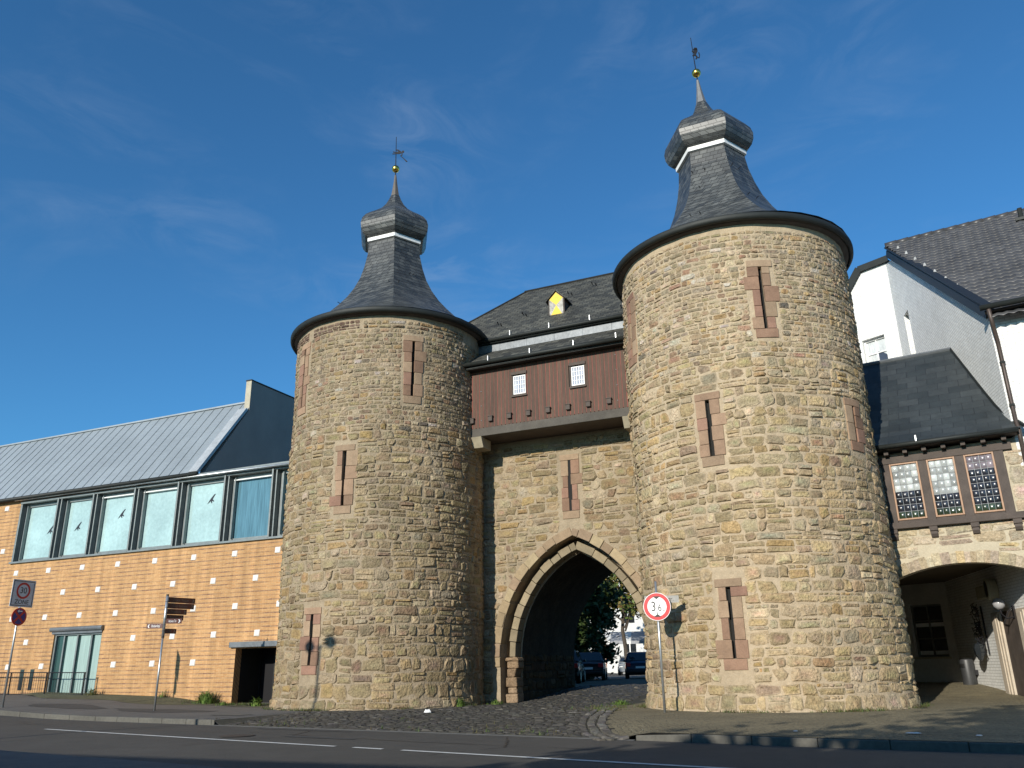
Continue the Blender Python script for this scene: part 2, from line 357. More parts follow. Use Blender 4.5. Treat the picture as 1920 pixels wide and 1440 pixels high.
# ================================================================== THE TWO TOWERS
HEX = math.pi/3
def hexr(theta):                                          # radius factor of a hexagon (vertex radius 1); a vertex looks at the viewer side
    t = (theta-HEXOFF) % HEX; return math.cos(HEX/2)/math.cos(t-HEX/2)
PROF = [(3.62, 12.72, 1.), (3.47, 12.80, .98), (3.20, 12.96, .85), (2.90, 13.18, .58), (2.57, 13.48, .28), (2.25, 13.83, .1), (1.93, 14.22, 0), (1.65, 14.66, 0), (1.42, 15.14, 0), (1.26, 15.65, 0), (1.14, 16.2, 0), (1.075, 16.78, 0)]
ONION = [(1.13, 16.90), (1.27, 16.95), (1.38, 17.08), (1.46, 17.28), (1.48, 17.50), (1.42, 17.72), (1.28, 17.92), (1.06, 18.10), (.82, 18.26), (.58, 18.45), (.40, 18.68), (.27, 18.94), (.19, 19.15)]
SPIRE = [(.185, 19.12), (.135, 19.4), (.085, 19.75), (.04, 20.14)]
def hexlathe(mb, prof, seg=4, close=True, col=(1, 1, 1)):
    n = 6*seg; rows = []; L = 0; pr = None; uvs = []; vs = []
    for q in prof:
        r, z = q[0], q[1]; bl = q[2] if len(q) > 2 else 0
        if pr: L += math.hypot(r-pr[0], z-pr[1])
        pr = (r, z)
        for j in range(n+1):
            th = HEXOFF+HEX*6*j/n; rr = r*(bl+(1-bl)*hexr(th+1e-9))
            vs.append((rr*math.sin(th), -rr*math.cos(th), z))
            side = j/seg; uvs.append(((side-3)*max(r, .4), L))
    m_ = n+1
    fs = [(i*m_+j, i*m_+j+1, (i+1)*m_+j+1, (i+1)*m_+j) for i in range(len(prof)-1) for j in range(n)]
    mb.add(vs, fs, col, uvs)
HEXOFF = 0
def slit_blocks(mb, mp, th0, z0, z1, R_, r, tall=False):
    """dressed red sandstone round an arrow slit"""
    hw = .055; u0 = th0*R_
    pal = [(.27, .178, .118), (.30, .20, .132), (.24, .148, .10), (.31, .22, .145), (.26, .152, .108)]
    def blk(a, b, c, d):
        k = r.choice(pal); q = r.uniform(.85, 1.15); col = tuple(x*q for x in k); n = 4
        ps = [a+(b-a)*i/n for i in range(n+1)]
        vs = [mp(p, z, dd) for dd in (-.04, .03) for z in (c+.005, d-.005) for p in (ps if True else ps)]
        m_ = n+1; fs = []
        for i in range(n):
            fs += [(2*m_+i, 2*m_+i+1, 3*m_+i+1, 3*m_+i), (i, i+1, 2*m_+i+1, 2*m_+i), (m_+i, 3*m_+i, 3*m_+i+1, m_+i+1)]
        fs += [(0, 2*m_, 3*m_, m_), (n, m_+n, 3*m_+n, 2*m_+n)]
        mb.add(vs, fs, col)
    blk(u0-.34, u0+.34, z1, z1+.20); blk(u0-.29, u0+.29, z0-.26, z0)
    for sgn in (-1, 1):
        z = z0
        while z < z1-.05:
            h = min(r.uniform(.3, .52), z1-z)
            if z1-z-h < .18: h = z1-z
            wd = r.choice((.20, .25, .27, .29, .40)); a = u0+sgn*(hw+r.uniform(-.02, .015)); b = u0+sgn*(hw+wd)
            blk(min(a, b), max(a, b), z, z+h); z += h
def tower(name, label, gx, slits, seed, ztop, dz, lean, hexoff, zsmall):
    global HEXOFF
    HEXOFF = hexoff
    r = random.Random(seed); F = G @ TR(gx, 0, 0)
    T = thing(name, label, 'tower', F)
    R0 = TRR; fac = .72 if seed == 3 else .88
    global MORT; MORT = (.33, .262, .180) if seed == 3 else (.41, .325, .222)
    def mp(u, v, d):
        th = u/R0; wv = .05*noise.noise(Vector((th*2.2, v*.45, seed)))
        rr = R0-.02+d+.06*noise.noise(Vector((math.sin(th)*1.7+9, math.cos(th)*1.7+v*.3, seed)))+.022*noise.noise(Vector((math.sin(th)*5, math.cos(th)*5+v*1.3, seed+3)))+.10*max(0, (.45-v)/.45)
        return (rr*math.sin(th), -rr*math.cos(th), v+wv*min(1, v))
    def mps(u, v, d):
        th = u/R0; rr = R0-.02+d+.06*noise.noise(Vector((math.sin(th)*1.7+9, math.cos(th)*1.7+v*.3, seed)))+.022*noise.noise(Vector((math.sin(th)*5, math.cos(th)*5+v*1.3, seed+3)))+.10*max(0, (.45-v)/.45); return (rr*math.sin(th), -rr*math.cos(th), v)
    C = math.pi*R0; holes = [(rad(a)*R0-.065, rad(a)*R0+.065, z0, z1) for a, z0, z1 in slits]
    mb = MB(); n = 120
    grid_holes(mb, lambda u, v, d: mps(u, v, d+(.012*noise.noise(Vector((u*3, v*3, 1.7+seed))) if d == 0 else d)), [-C+2*C*i/n for i in range(n+1)], [-.4+(ztop+.52)*i/70 for i in range(71)], holes, .35)
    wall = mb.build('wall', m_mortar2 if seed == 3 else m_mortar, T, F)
    blocks = [(rad(a)*R0-.39, rad(a)*R0+.39, z0-.29, z1+.23) for a, z0, z1 in slits]
    def bf(a, b): return [(x[0], x[1]) for x in blocks if x[3] > a+.04 and x[2] < b-.04]
    ms = MB()
    small = lambda v: smooth((v-zsmall)/.9)
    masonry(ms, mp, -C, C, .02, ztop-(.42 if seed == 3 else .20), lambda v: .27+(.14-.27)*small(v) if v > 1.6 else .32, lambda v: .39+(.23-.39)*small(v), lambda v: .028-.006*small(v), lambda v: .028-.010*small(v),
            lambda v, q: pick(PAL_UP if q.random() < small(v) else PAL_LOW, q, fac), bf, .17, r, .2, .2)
    if seed == 3:                                         # patches of thin brown brick under the eaves
        for a0, a1 in ((-62, -24), (-19, 14)):
            masonry(ms, mps, rad(a0)*R0, rad(a1)*R0, ztop-.42, ztop-.10, lambda v: .075, lambda v: .19, lambda v: .02, lambda v: .016,
                    lambda v, q: pick([((.10, .065, .045), 1), ((.13, .085, .06), 1), ((.16, .11, .08), .5)], q), lambda a, b: [], .08, r, 0, 0)
        masonry(ms, mp, rad(16)*R0, rad(80)*R0, ztop-.42, ztop-.12, lambda v: .15, lambda v: .3, lambda v: .04, lambda v: .03, lambda v, q: pick(PAL_UP, q, fac), lambda a, b: [], .13, r)
    ms.build('stonework', m_stone, wall, F)
    for a, z0, z1 in slits: dk = MB(); pp = [mps(rad(a)*R0+du, z, -.12) for z in (z0, z1) for du in (-.065, .065)]; dk.quad(pp[0], pp[1], pp[3], pp[2]); dk.build('slit_shade_panel', m_dark, T, F)  # near-black sheet paints the shade inside each slit
    for i, (a, z0, z1) in enumerate(slits):
        b = MB(); slit_blocks(b, mps, rad(a), z0, z1, R0, r); b.build('slit_surround', m_sand, T, F, bevel=.008)
    # roof, leaning a little to the viewer's left
    ax = Vector((GX*0+0.0, 1, 0)); Lean = Matrix.Translation((0, 0, ztop)) @ Matrix.Rotation(rad(lean[0]), 4, 'Y') @ Matrix.Rotation(rad(lean[1]), 4, 'X') @ Matrix.Translation((0, 0, -ztop))
    FL = F @ Lean @ Matrix.Translation((0, 0, dz))
    F0 = F @ Matrix.Translation((0, 0, dz))
    so = MB(); so.lathe([(R0-.08, 12.50), (3.50, 12.52), (3.54, 12.60)], 96); so.build('soffit', m_timber, T, F0, True)
    gt = MB(); gt.lathe([(3.52, 12.62), (3.52, 12.57), (3.56, 12.53), (3.62, 12.54), (3.66, 12.60), (3.665, 12.69), (3.65, 12.715), (3.60, 12.722)], 96); gt.build('gutter', m_gutter, T, F0, True)
    rf = MB(); hexlathe(rf, PROF, 6); rf.build('roof', m_slate, T, FL)
    wb = MB(); hexlathe(wb, [(1.05, 16.74), (1.16, 16.76), (1.16, 16.90), (1.07, 16.92)], 1); wb.build('white_band', m_white, T, FL)
    on = MB(); hexlathe(on, [(1.0, 16.905)]+ONION, 4); on.build('onion_dome', m_slate, T, FL)
    hp = MB()                                             # lead-grey hip edges
    sp = MB(); hexlathe(sp, SPIRE, 1); sp.build('spire', mat('grey_lead_spire', (.16, .165, .17), .6) if seed != 3 else mat('weathered_spire', (.10, .085, .07), .6), T, FL)
    bl = MB(); bl.sphere((0, 0, 20.44), .155, 20, 12); bl.build('finial_ball', m_gold, T, FL, True)
    rd = MB(); rd.tube([(0, 0, 20.1), (0, 0, 21.98)], [.022, .012], 6); rd.build('vane_rod', m_iron, T, FL)
    for q in range(9):
        th = r.uniform(-1.4, 1.4); z = r.choice((15.2, 15.9, 14.6, 13.9)); k = interp(z, [p[1] for p in PROF], [p[0] for p in PROF])*hexr(th); hk = MB()
        hk.tube([(k*math.sin(th), -k*math.cos(th), z), ((k+.10)*math.sin(th), -(k+.10)*math.cos(th), z+.03)], .014, 4); hk.build('roof_hook', m_iron, T, FL)
    vn = MB(); fn = lambda a, b, h: (a, h, b)
    if seed == 3:                                         # a figure flying flat with a broom-like staff
        parts = [[(-.02, 20.98), (.16, 21.07), (.30, 21.05), (.34, 20.94), (.20, 20.88), (.0, 20.88)], [(.33, 21.06), (.42, 21.10), (.47, 21.02), (.43, 20.95), (.34, 20.95)],
                 [(-.16, 21.06), (.02, 20.99), (.02, 20.93), (-.17, 21.01)], [(-.2, 20.92), (0, 20.92), (.02, 20.87), (-.2, 20.87)], [(-.02, 21.18), (.14, 21.16), (.26, 21.06), (.2, 21.02), (.12, 21.10), (-.03, 21.14)],
                 [(.32, 20.95), (.38, 20.95), (.36, 20.78), (.26, 20.72), (.25, 20.76), (.31, 20.80)], [(.24, 20.76), (.26, 20.78), (.66, 20.36), (.58, 20.34), (.44, 20.54)]]
    else:                                                 # an upright lion-like beast
        parts = [[(.05, 20.95), (.16, 21.05), (.24, 21.2), (.22, 21.36), (.10, 21.36), (.03, 21.22)], [(.02, 21.30), (.10, 21.42), (.22, 21.40), (.24, 21.28), (.12, 21.24)],
                 [(.04, 21.18), (-.04, 21.24), (-.05, 21.2), (.05, 21.1)], [(.03, 21.0), (-.05, 20.96), (-.04, 20.92), (.08, 20.93)], [(.12, 21.0), (.2, 20.85), (.14, 20.72), (.06, 20.74), (.1, 20.78), (.12, 20.86), (.06, 20.98)],
                 [(.16, 20.80), (.28, 20.78), (.32, 20.95), (.30, 21.12), (.26, 21.12), (.28, 20.95), (.25, 20.84)]]
    for k in parts: vn.prism([(x*.72, 21.24+(z-21.0)*.72) for x, z in k], -.012, .012, fn)
    vn.build('weather_vane', m_iron, T, FL @ Matrix.Rotation(rad(24), 4, 'Z'))
    return T
tower('round_tower', 'round rubble stone tower with slate onion dome, beside the orange brick building', 0,
      [(45, 9.48, 11.39), (-27.2, 9.47, 11.58), (9.0, 5.91, 7.66), (-6, 1.24, 2.70)], 3, 12.25, -.24, (-.7, 0), rad(33), 7.7)
tower('round_tower', 'round rubble stone tower with tilted slate onion dome, beside the white house', DT,
      [(21.4, 9.43, 11.23), (-8.1, 6.12, 7.63), (-7.3, 1.19, 2.85), (-55.2, 9.7, 11.5), (61, 6.47, 7.43)], 5, 12.55, .05, (-2.3, .3), rad(33), 8.1)

# ================================================================== THE GATEHOUSE BETWEEN THEM
def gatehouse():
    global MORT
    r = random.Random(11)
    T = thing('gatehouse', 'stone gatehouse with pointed archway and brown boarded gallery between the two round towers', 'gatehouse', G @ TR(6.37, 1.2, 0)); F = G
    CX, S = 6.37, 1.4
    def hw(rr, z):
        c = 1.32
        if z <= S: return rr-c
        q = rr*rr-(z-S)**2
        return (math.sqrt(q)-c) if q > 0 else -9
    apex = lambda rr: S+math.sqrt(rr*rr-1.32**2)
    YW = 1.2
    # mortar wall with the opening, swept around the outer order
    mb = MB(); RO = 3.95; x0, x1 = 2.6, 10.0
    def path(rr, n=28):
        pts = [(CX-(rr-1.32), -.3), (CX-(rr-1.32), S)]
        za = apex(rr)
        for i in range(1, n):
            z = S+(za-S)*math.sin(i/n*math.pi/2); pts.append((CX-hw(rr, z), z))
        pts.append((CX, za)); return pts+[(2*CX-x, z) for x, z in reversed(pts[:-1])]
    pa = path(RO)
    ztop = 8.6
    for (xa, za), (xb, zb) in zip(pa, pa[1:]):
        if abs(xa-xb) > 1e-6: mb.quad((xa, YW, za), (xb, YW, zb), (xb, YW, ztop), (xa, YW, ztop))
    mb.quad((x0, YW, -.3), (pa[0][0], YW, -.3), (pa[0][0], YW, ztop), (x0, YW, ztop)); mb.quad((pa[-1][0], YW, -.3), (x1, YW, -.3), (x1, YW, ztop), (pa[-1][0], YW, ztop))
    def soffit(rr, ya, yb, m=mb, k=1):
        q = path(rr)
        for (xa, za), (xb, zb) in zip(q, q[1:]):
            for i in range(k):
                y0 = ya+(yb-ya)*i/k; y1 = ya+(yb-ya)*(i+1)/k
                m.quad((xa, y0, za), (xa, y1, za), (xb, y1, zb), (xb, y0, zb))
    def ringface(ra, rb, y, m=mb):
        a, b = path(ra), path(rb)
        for i in range(len(a)-1): m.quad((a[i][0], y, a[i][1]), (a[i+1][0], y, a[i+1][1]), (b[i+1][0], y, b[i+1][1]), (b[i][0], y, b[i][1]))
    soffit(RO, YW, 1.75); ringface(3.50, RO, 1.95); vm = MB(); soffit(3.62, 1.95, 7.2, vm, 4)
    soffit(3.95, 1.75, 1.95)
    # rear face and body above the vault
    a = path(3.62)
    for (xa, za), (xb, zb) in zip(a, a[1:]):
        if abs(xa-xb) > 1e-6: mb.quad((xa, 7.2, za), (xa, 7.2, 12.0), (xb, 7.2, 12.0), (xb, 7.2, zb))
    for sx in ((1.2, a[0][0]), (a[-1][0], 11.2)): mb.quad((sx[0], 7.2, -.3), (sx[0], 7.2, 12), (sx[1], 7.2, 12), (sx[1], 7.2, -.3))
    mb.quad((1.2, 1.3, -.3), (1.2, 7.2, -.3), (1.2, 7.2, 12), (1.2, 1.3, 12)); mb.quad((11.2, 1.3, -.3), (11.2, 7.2, -.3), (11.2, 7.2, 12), (11.2, 1.3, 12))
    mb.box(1.4, 11.0, .8, 7.1, 11.0, 12.1)
    MORT = (.33, .262, .180); wall = mb.build('wall', m_mortar2, T, F); m_tunnel_shade = mat('tunnel_shade_stone', None, .95, var=((2, .3, (1, 1, 1)), (12, .3, (1, 1, 1))), bump=(14, .8, .05), spec=.1)  # tunnel stone has the shade put into its colour
    for i in range(len(vm.c)): vm.c[i] = (.05, .043, .032)  # vault coloured near black to stand for the tunnel's shade
    vm.build('vault', m_tunnel_shade, T, F)
    SL = (6.39, 5.93, 7.64)
    def mp(u, v, d): return (u, YW+.0-d-.03*noise.noise(Vector((u*.9, v*.9, 4))), v+.05*noise.noise(Vector((u*.6, v*.5, 2))))
    def bf(a, b):
        o = []
        z = (a+b)/2
        if z < apex(4.2): o.append((CX-hw(4.2, max(a, S)) if hw(4.2, max(a, S)) > 0 else CX-.1, CX+max(hw(4.2, max(a, S)), .1)))
        if a < SL[2]+.26 and b > SL[1]-.34: o.append((SL[0]-.42, SL[0]+.42))
        return o
    ms = MB(); masonry(ms, mp, 2.9, 9.7, .02, 8.35, lambda v: .26, lambda v: .42, lambda v: .028, lambda v: .028, lambda v, q: pick(PAL_LOW, q, .70), bf, .17, r, .2, .2)
    # rough stones of the tunnel's left and right cheek
    ms.build('stonework', m_stone, wall, F)
    for sx, sg in ((CX-2.3, 1), (CX+2.3, -1)):
        ms = MB(); masonry(ms, lambda u, v, d: (sx+sg*d, u, v), 2.0, 7.1, .02, 1.5, lambda v: .28, lambda v: .42, lambda v: .04, lambda v: .03, lambda v, q: tuple(x*.2 for x in pick(PAL_LOW, q)), lambda a, b: [], .13, r)  # cheek stones darkened in colour for the tunnel's shade
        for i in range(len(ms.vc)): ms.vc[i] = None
        ms.build('tunnel_cheek', m_tunnel_shade, T, F)
    sb = MB(); slit_blocks(sb, lambda u, v, d: (SL[0]+u, YW-d, v), 0, SL[1], SL[2], 1, r)
    sb.build('slit_surround', m_sand, T, F, bevel=.008)
    dk = MB(); dk.box(SL[0]-.065, SL[0]+.065, YW-.006, YW+.1, SL[1], SL[2]); dk.build('slit_shade_panel', m_dark, T, F)  # dark box on the wall face paints the slit's shade
    # the two orders of the arch
    def order(mb2, ra, rb, y0, y1, pal, zstart):
        for sg in (-1, 1):
            th_end = math.acos(1.32/((ra+rb)/2)); th = -.0
            seq = []
            z = zstart
            while z < S-.05:
                h = min(r.uniform(.25, .42), S-z); seq.append(('j', z, z+h)); z += h
            th = 0
            while th < th_end-.02:
                d = min(r.uniform(.085, .14), th_end-th)
                if th_end-th-d < .05: d = th_end-th
                seq.append(('a', th, th+d)); th += d
            for kind, p, q in seq:
                k = r.choice(pal); f = r.uniform(.85, 1.15); col = tuple(x*f for x in k)
                oa = ra+r.uniform(-.02, .02); ob = rb+r.uniform(-.04, .04); yy = y0-r.uniform(0, .02)
                if kind == 'j': poly = [(oa-1.32, p+.006), (ob-1.32, p+.006), (ob-1.32, q-.006), (oa-1.32, q-.006)]
                else:
                    e = .0025; poly = [(ra_*math.cos(t)-1.32, S+ra_*math.sin(t)) for ra_, t in ((oa, p+e), (ob, p+e), (ob, q-e), (oa, q-e))]
                mb2.prism([(CX+sg*x, z) for x, z in poly], yy, y1, lambda a_, b_, h: (a_, h, b_), col)
    ao = MB(); order(ao, 3.95, 4.22, YW-.035, 1.7, [(.29, .22, .135), (.27, .195, .125), (.33, .255, .155), (.25, .18, .12), (.34, .27, .165)], 2.0-.9)
    ao.build('arch_ring', m_sand, T, F, bevel=.015)
    ai = MB(); order(ai, 3.56, 3.80, 1.52, 1.97, [(.26, .21, .135), (.235, .19, .125), (.28, .225, .145), (.22, .18, .118)], S-.01)
    ai.build('arch_ring', m_sand, T, F, bevel=.015, label='paler inner ring of the pointed arch')
    for sg in (-1, 1):
        z = 0; cp = MB()
        while z < 1.38:
            h = r.uniform(.16, .34); h = min(h, 1.4-z)
            xc = CX+sg*2.36; wd = r.uniform(.16, .23)
            cp.prism([(xc-wd+r.uniform(-.05, .05), z), (xc+wd+r.uniform(-.06, .06), z), (xc+wd+r.uniform(-.05, .07), z+h), (xc-wd+r.uniform(-.04, .04), z+h-.01)], 1.5-r.uniform(0, .09), 2.0, lambda a_, b_, h_: (a_, h_, b_), r.choice([(.26, .18, .11), (.21, .145, .09), (.28, .2, .13)])); z += h
        cp.build('worn_jamb', m_stone, T, F, bevel=.04)
    # ---------------- boarded gallery
    YG = -.1; gx0, gx1 = 3.0, 9.45; zb, zt = 8.80, 10.85
    gal = thing_part = MB(); holes = [(4.95, 5.42, 9.80, 10.47), (7.05, 7.52, 9.78, 10.45)]
    n = int((gx1-gx0)/.135); xs = [gx0+(gx1-gx0)*i/n for i in range(n+1)]
    for i in range(n):
        a, b = xs[i]+.012, xs[i+1]-.012; k = r.uniform(.8, 1.2); c = (.080*k, .044*k, .027*k)
        segs = [(zb-.03-r.uniform(0, .03), zt)]
        for h in holes:
            if a < h[1]+.02 and b > h[0]-.02: segs = [(zb-.04, h[2]-.03), (h[3]+.02, zt)]
        for s0, s1 in segs: gal.box(a, b, YG, YG+.05, s0, s1, c)
        for s0, s1 in segs:
            if s0 > 9.9 or True: gal.box(xs[i]-.015, xs[i]+.015, YG+.006, YG+.05, s0+.05, s1, (.19*k, .050, .036))
    g_o = gal.build('boarding', m_board, T, F)
    body = MB(); body.box(gx0, gx1, YG+.052, 1.19, 8.53, 8.57); body.box(gx0, gx1, YG+.052, YG+.10, 8.56, 11.0)
    body.build('gallery_floor', m_timber, T, F)
    for h in holes:
        wn = MB(); f = .045
        wn.box(h[0], h[1], YG+.0, YG+.06, h[2]-.05, h[2]-.002, (1, 1, 1)); wn.box(h[0]-.03, h[0], YG-.015, YG+.06, h[2]-.05, h[3]+.06); wn.box(h[1], h[1]+.03, YG-.015, YG+.06, h[2]-.05, h[3]+.06)
        wn.box(h[0]-.05, h[1]+.05, YG-.05, YG+.05, h[3]+.02, h[3]+.12); wn.box(h[0]-.05, h[1]+.05, YG-.06, YG+.0, h[2]-.10, h[2]-.05)
        wo_ = wn.build('window', m_timber, T, F)
        gl = MB(); gl.box(h[0], h[1], YG+.045, YG+.051, h[2], h[3]); gl.build('pane', mat('leaded_glass', (.30, .33, .40), .15, var=((7, .35, (1, 1, 1)),), spec=.6), wo_, F)
        ld = MB()
        for i in range(6): x = h[0]+.02+(h[1]-h[0]-.04)*i/5; ld.box(x-(.022 if i in (0, 5) else .011), x+(.022 if i in (0, 5) else .011), YG+.025, YG+.043, h[2], h[3])
        for i in range(5): z = h[2]+.02+(h[3]-h[2]-.04)*i/4; ld.box(h[0], h[1], YG+.027, YG+.041, z-(.02 if i in (0, 4) else .008), z+(.02 if i in (0, 4) else .008))
        ld.build('glazing_bars', m_white, wo_, F)
    bm_ = MB(); bm_.box(gx0+.2, gx1-.2, YG-.02, YG+.26, 8.50, 8.78); bm_.build('sill_beam', m_greybeam, T, F, bevel=.012)
    for x in (3.52, 8.95):
        c = MB(); c.prism([(YG-.06, 8.49), (.6, 8.49), (.6, 8.14), (YG+.12, 8.14)], x-.24, x+.24, lambda a_, b_, h: (h, a_, b_)); c.build('corbel', mat('corbel_stone', (.33, .285, .20), .9, var=((5, .15, (1, 1, 1)),)), T, F, bevel=.01)
    for i in range(8):
        x = 3.42+i*.70; c = MB(); c.box(x-.075, x+.075, YG-.10, YG+.0, 8.97, 9.13); c.box(x-.095, x+.095, YG-.115, YG-.0, 9.13, 9.16); c.build('beam_end', m_timber, T, F, bevel=.008)
    for x in (3.75, 8.6):
        for k in range(4): st = MB(); st.sphere((x, YG-.004, 9.05+k*.52), .02, 8, 6); st.build('bolt', m_steel, T, F)
    # eaves over the gallery, lean-to roof, lead apron, main roof
    ev = MB(); ev.box(2.6, 9.8, -.42, .5, 10.84, 10.88); ev.box(2.6, 9.8, -.45, -.40, 10.86, 11.0); ev.build('soffit', m_gutter, T, F)
    g1 = MB(); g1.tube([(2.95, -.52, 10.99), (9.3, -.52, 10.96)], .075, 10); g1.build('gutter', m_gutter, T, F, True)
    lt = MB(); uvf = lambda pts: [(p[0], math.hypot(p[1], p[2])) for p in pts]
    q = [(2.0, -.47, 11.0), (10.4, -.47, 11.0), (10.4, .80, 11.90), (2.0, .80, 11.90)]; lt.quad(*q, uv=uvf(q)); lt.build('lean_to_roof', m_slate_old, T, F)
    ap = MB()
    for i in range(8): x = 2.0+i*1.05; ap.box(x, x+1.05, .72-.004*(i % 2), .90, 11.84, 12.14-.015*(i % 3))
    ap.build('lead_apron', m_lead, T, F, bevel=.006)
    g2 = MB(); g2.tube([(1.2, .58, 12.26), (10.6, .58, 12.23)], .07, 10); g2.box(1.2, 10.6, .62, .8, 12.13, 12.26); g2.build('gutter', m_gutter, T, F, True)
    rf = MB(); z0, z1 = 12.28, 15.66; y0, y1, y2 = .62, 4.1, 7.6
    for q in ([(.4, y0, z0), (12.0, y0, z0), (9.3, y1, z1), (3.8, y1, z1)], [(12.0, y2, z0), (.4, y2, z0), (3.8, y1, z1), (9.3, y1, z1)]):
        rf.quad(*q, uv=[(p[0], abs(p[1]-y1)*1.41) for p in q])
    for q in ([(.4, y2, z0), (.4, y0, z0), (3.8, y1, z1)], [(12.0, y0, z0), (12.0, y2, z0), (9.3, y1, z1)]):
        rf.add(q, [(0, 1, 2)], uv=[(p[1], (p[2]-z0)*1.41) for p in q])
    roof = rf.build('roof', m_slate_old, T, F)
    rg = MB(); rg.tube([(3.7, y1, z1+.0), (9.4, y1, z1+.0)], .06, 6); rg.tube([(3.78, y1, z1), (.4, y0, z0)], .05, 6); rg.build('ridge', m_slate_old, roof, F)
    for x in (2.7, 4.25, 5.8, 7.35, 8.8): br = MB(); br.box(x-.012, x+.012, -.61, -.42, 10.99, 11.16); br.build('gutter_bracket', m_steel, T, F)
    for x in (3.1, 4.6, 6.1, 7.6): br = MB(); br.box(x-.012, x+.012, .48, .66, 12.26, 12.44); br.build('gutter_bracket', m_steel, T, F)
    for i in range(14):
        h = MB(); x = 3.2+(i*2.37) % 5.6; y = .9+((i*1.31) % 3.0)
        if 3.8-(15.62-12.2-(y-.7)) < x: h.bar((x, y, z0+(y-.62)), (x, y-.12, z0+(y-.62)+.07), .03, .03); h.build('roof_hook', m_iron, roof, F)
    # small dormer hatch with painted shutter
    d = MB(); yd = 1.62; xa, xb = 5.68, 6.30; za, zm, zp = 13.10, 13.86, 14.16; xm = (xa+xb)/2
    d.add([(xa, yd, za), (xb, yd, za), (xb, yd, zm), (xm, yd, zp), (xa, yd, zm)]+[(xa, yd+1.1, za+.5), (xb, yd+1.1, za+.5), (xb, yd+1.1, zm), (xm, yd+1.2, zp), (xa, yd+1.1, zm)], [(0, 1, 2, 3, 4), (1, 6, 7, 2), (5, 0, 4, 9)])
    do = d.build('dormer', m_timber, T, F)
    dr = MB()
    for sg in (-1, 1):
        e = [(xm, yd-.07, zp+.05), (xm, yd+1.2, zp+.05), (xm+sg*.40, yd+1.2, zm-.05), (xm+sg*.40, yd-.07, zm-.05)]; e2 = [(x, y, z-.04) for x, y, z in e]
        dr.add(e+e2, [(0, 1, 2, 3), (7, 6, 5, 4), (0, 3, 7, 4), (3, 2, 6, 7), (1, 0, 4, 5), (2, 1, 5, 6)], uv=[(p[1], abs(p[0]-xm)) for p in e+e2])
    dr.build('dormer_roof', m_slate_old, do, F)
    sh = MB(); yy = yd-.02; c0 = (xm, 13.60); L0, R0_, B0, T0 = xa+.045, xb-.045, za+.04, zm-.01
    sh.prism([(L0, T0), c0, (R0_, T0), (xm, zp-.05)], yy, yd-.004, lambda a_, b_, h: (a_, h, b_)); sh.prism([(L0, B0), (R0_, B0), c0], yy, yd-.004, lambda a_, b_, h: (a_, h, b_)); sh.build('shutter', m_yellow, do, F)
    s2 = MB(); s2.prism([(L0, B0), c0, (L0, T0)], yy, yd-.004, lambda a_, b_, h: (a_, h, b_)); s2.prism([(R0_, B0), (R0_, T0), c0], yy, yd-.004, lambda a_, b_, h: (a_, h, b_)); s2.build('shutter_field', mat('weathered_white', (.38, .36, .32), .7, var=((9, .5, (1, 1, 1)),)), do, F)
gatehouse()

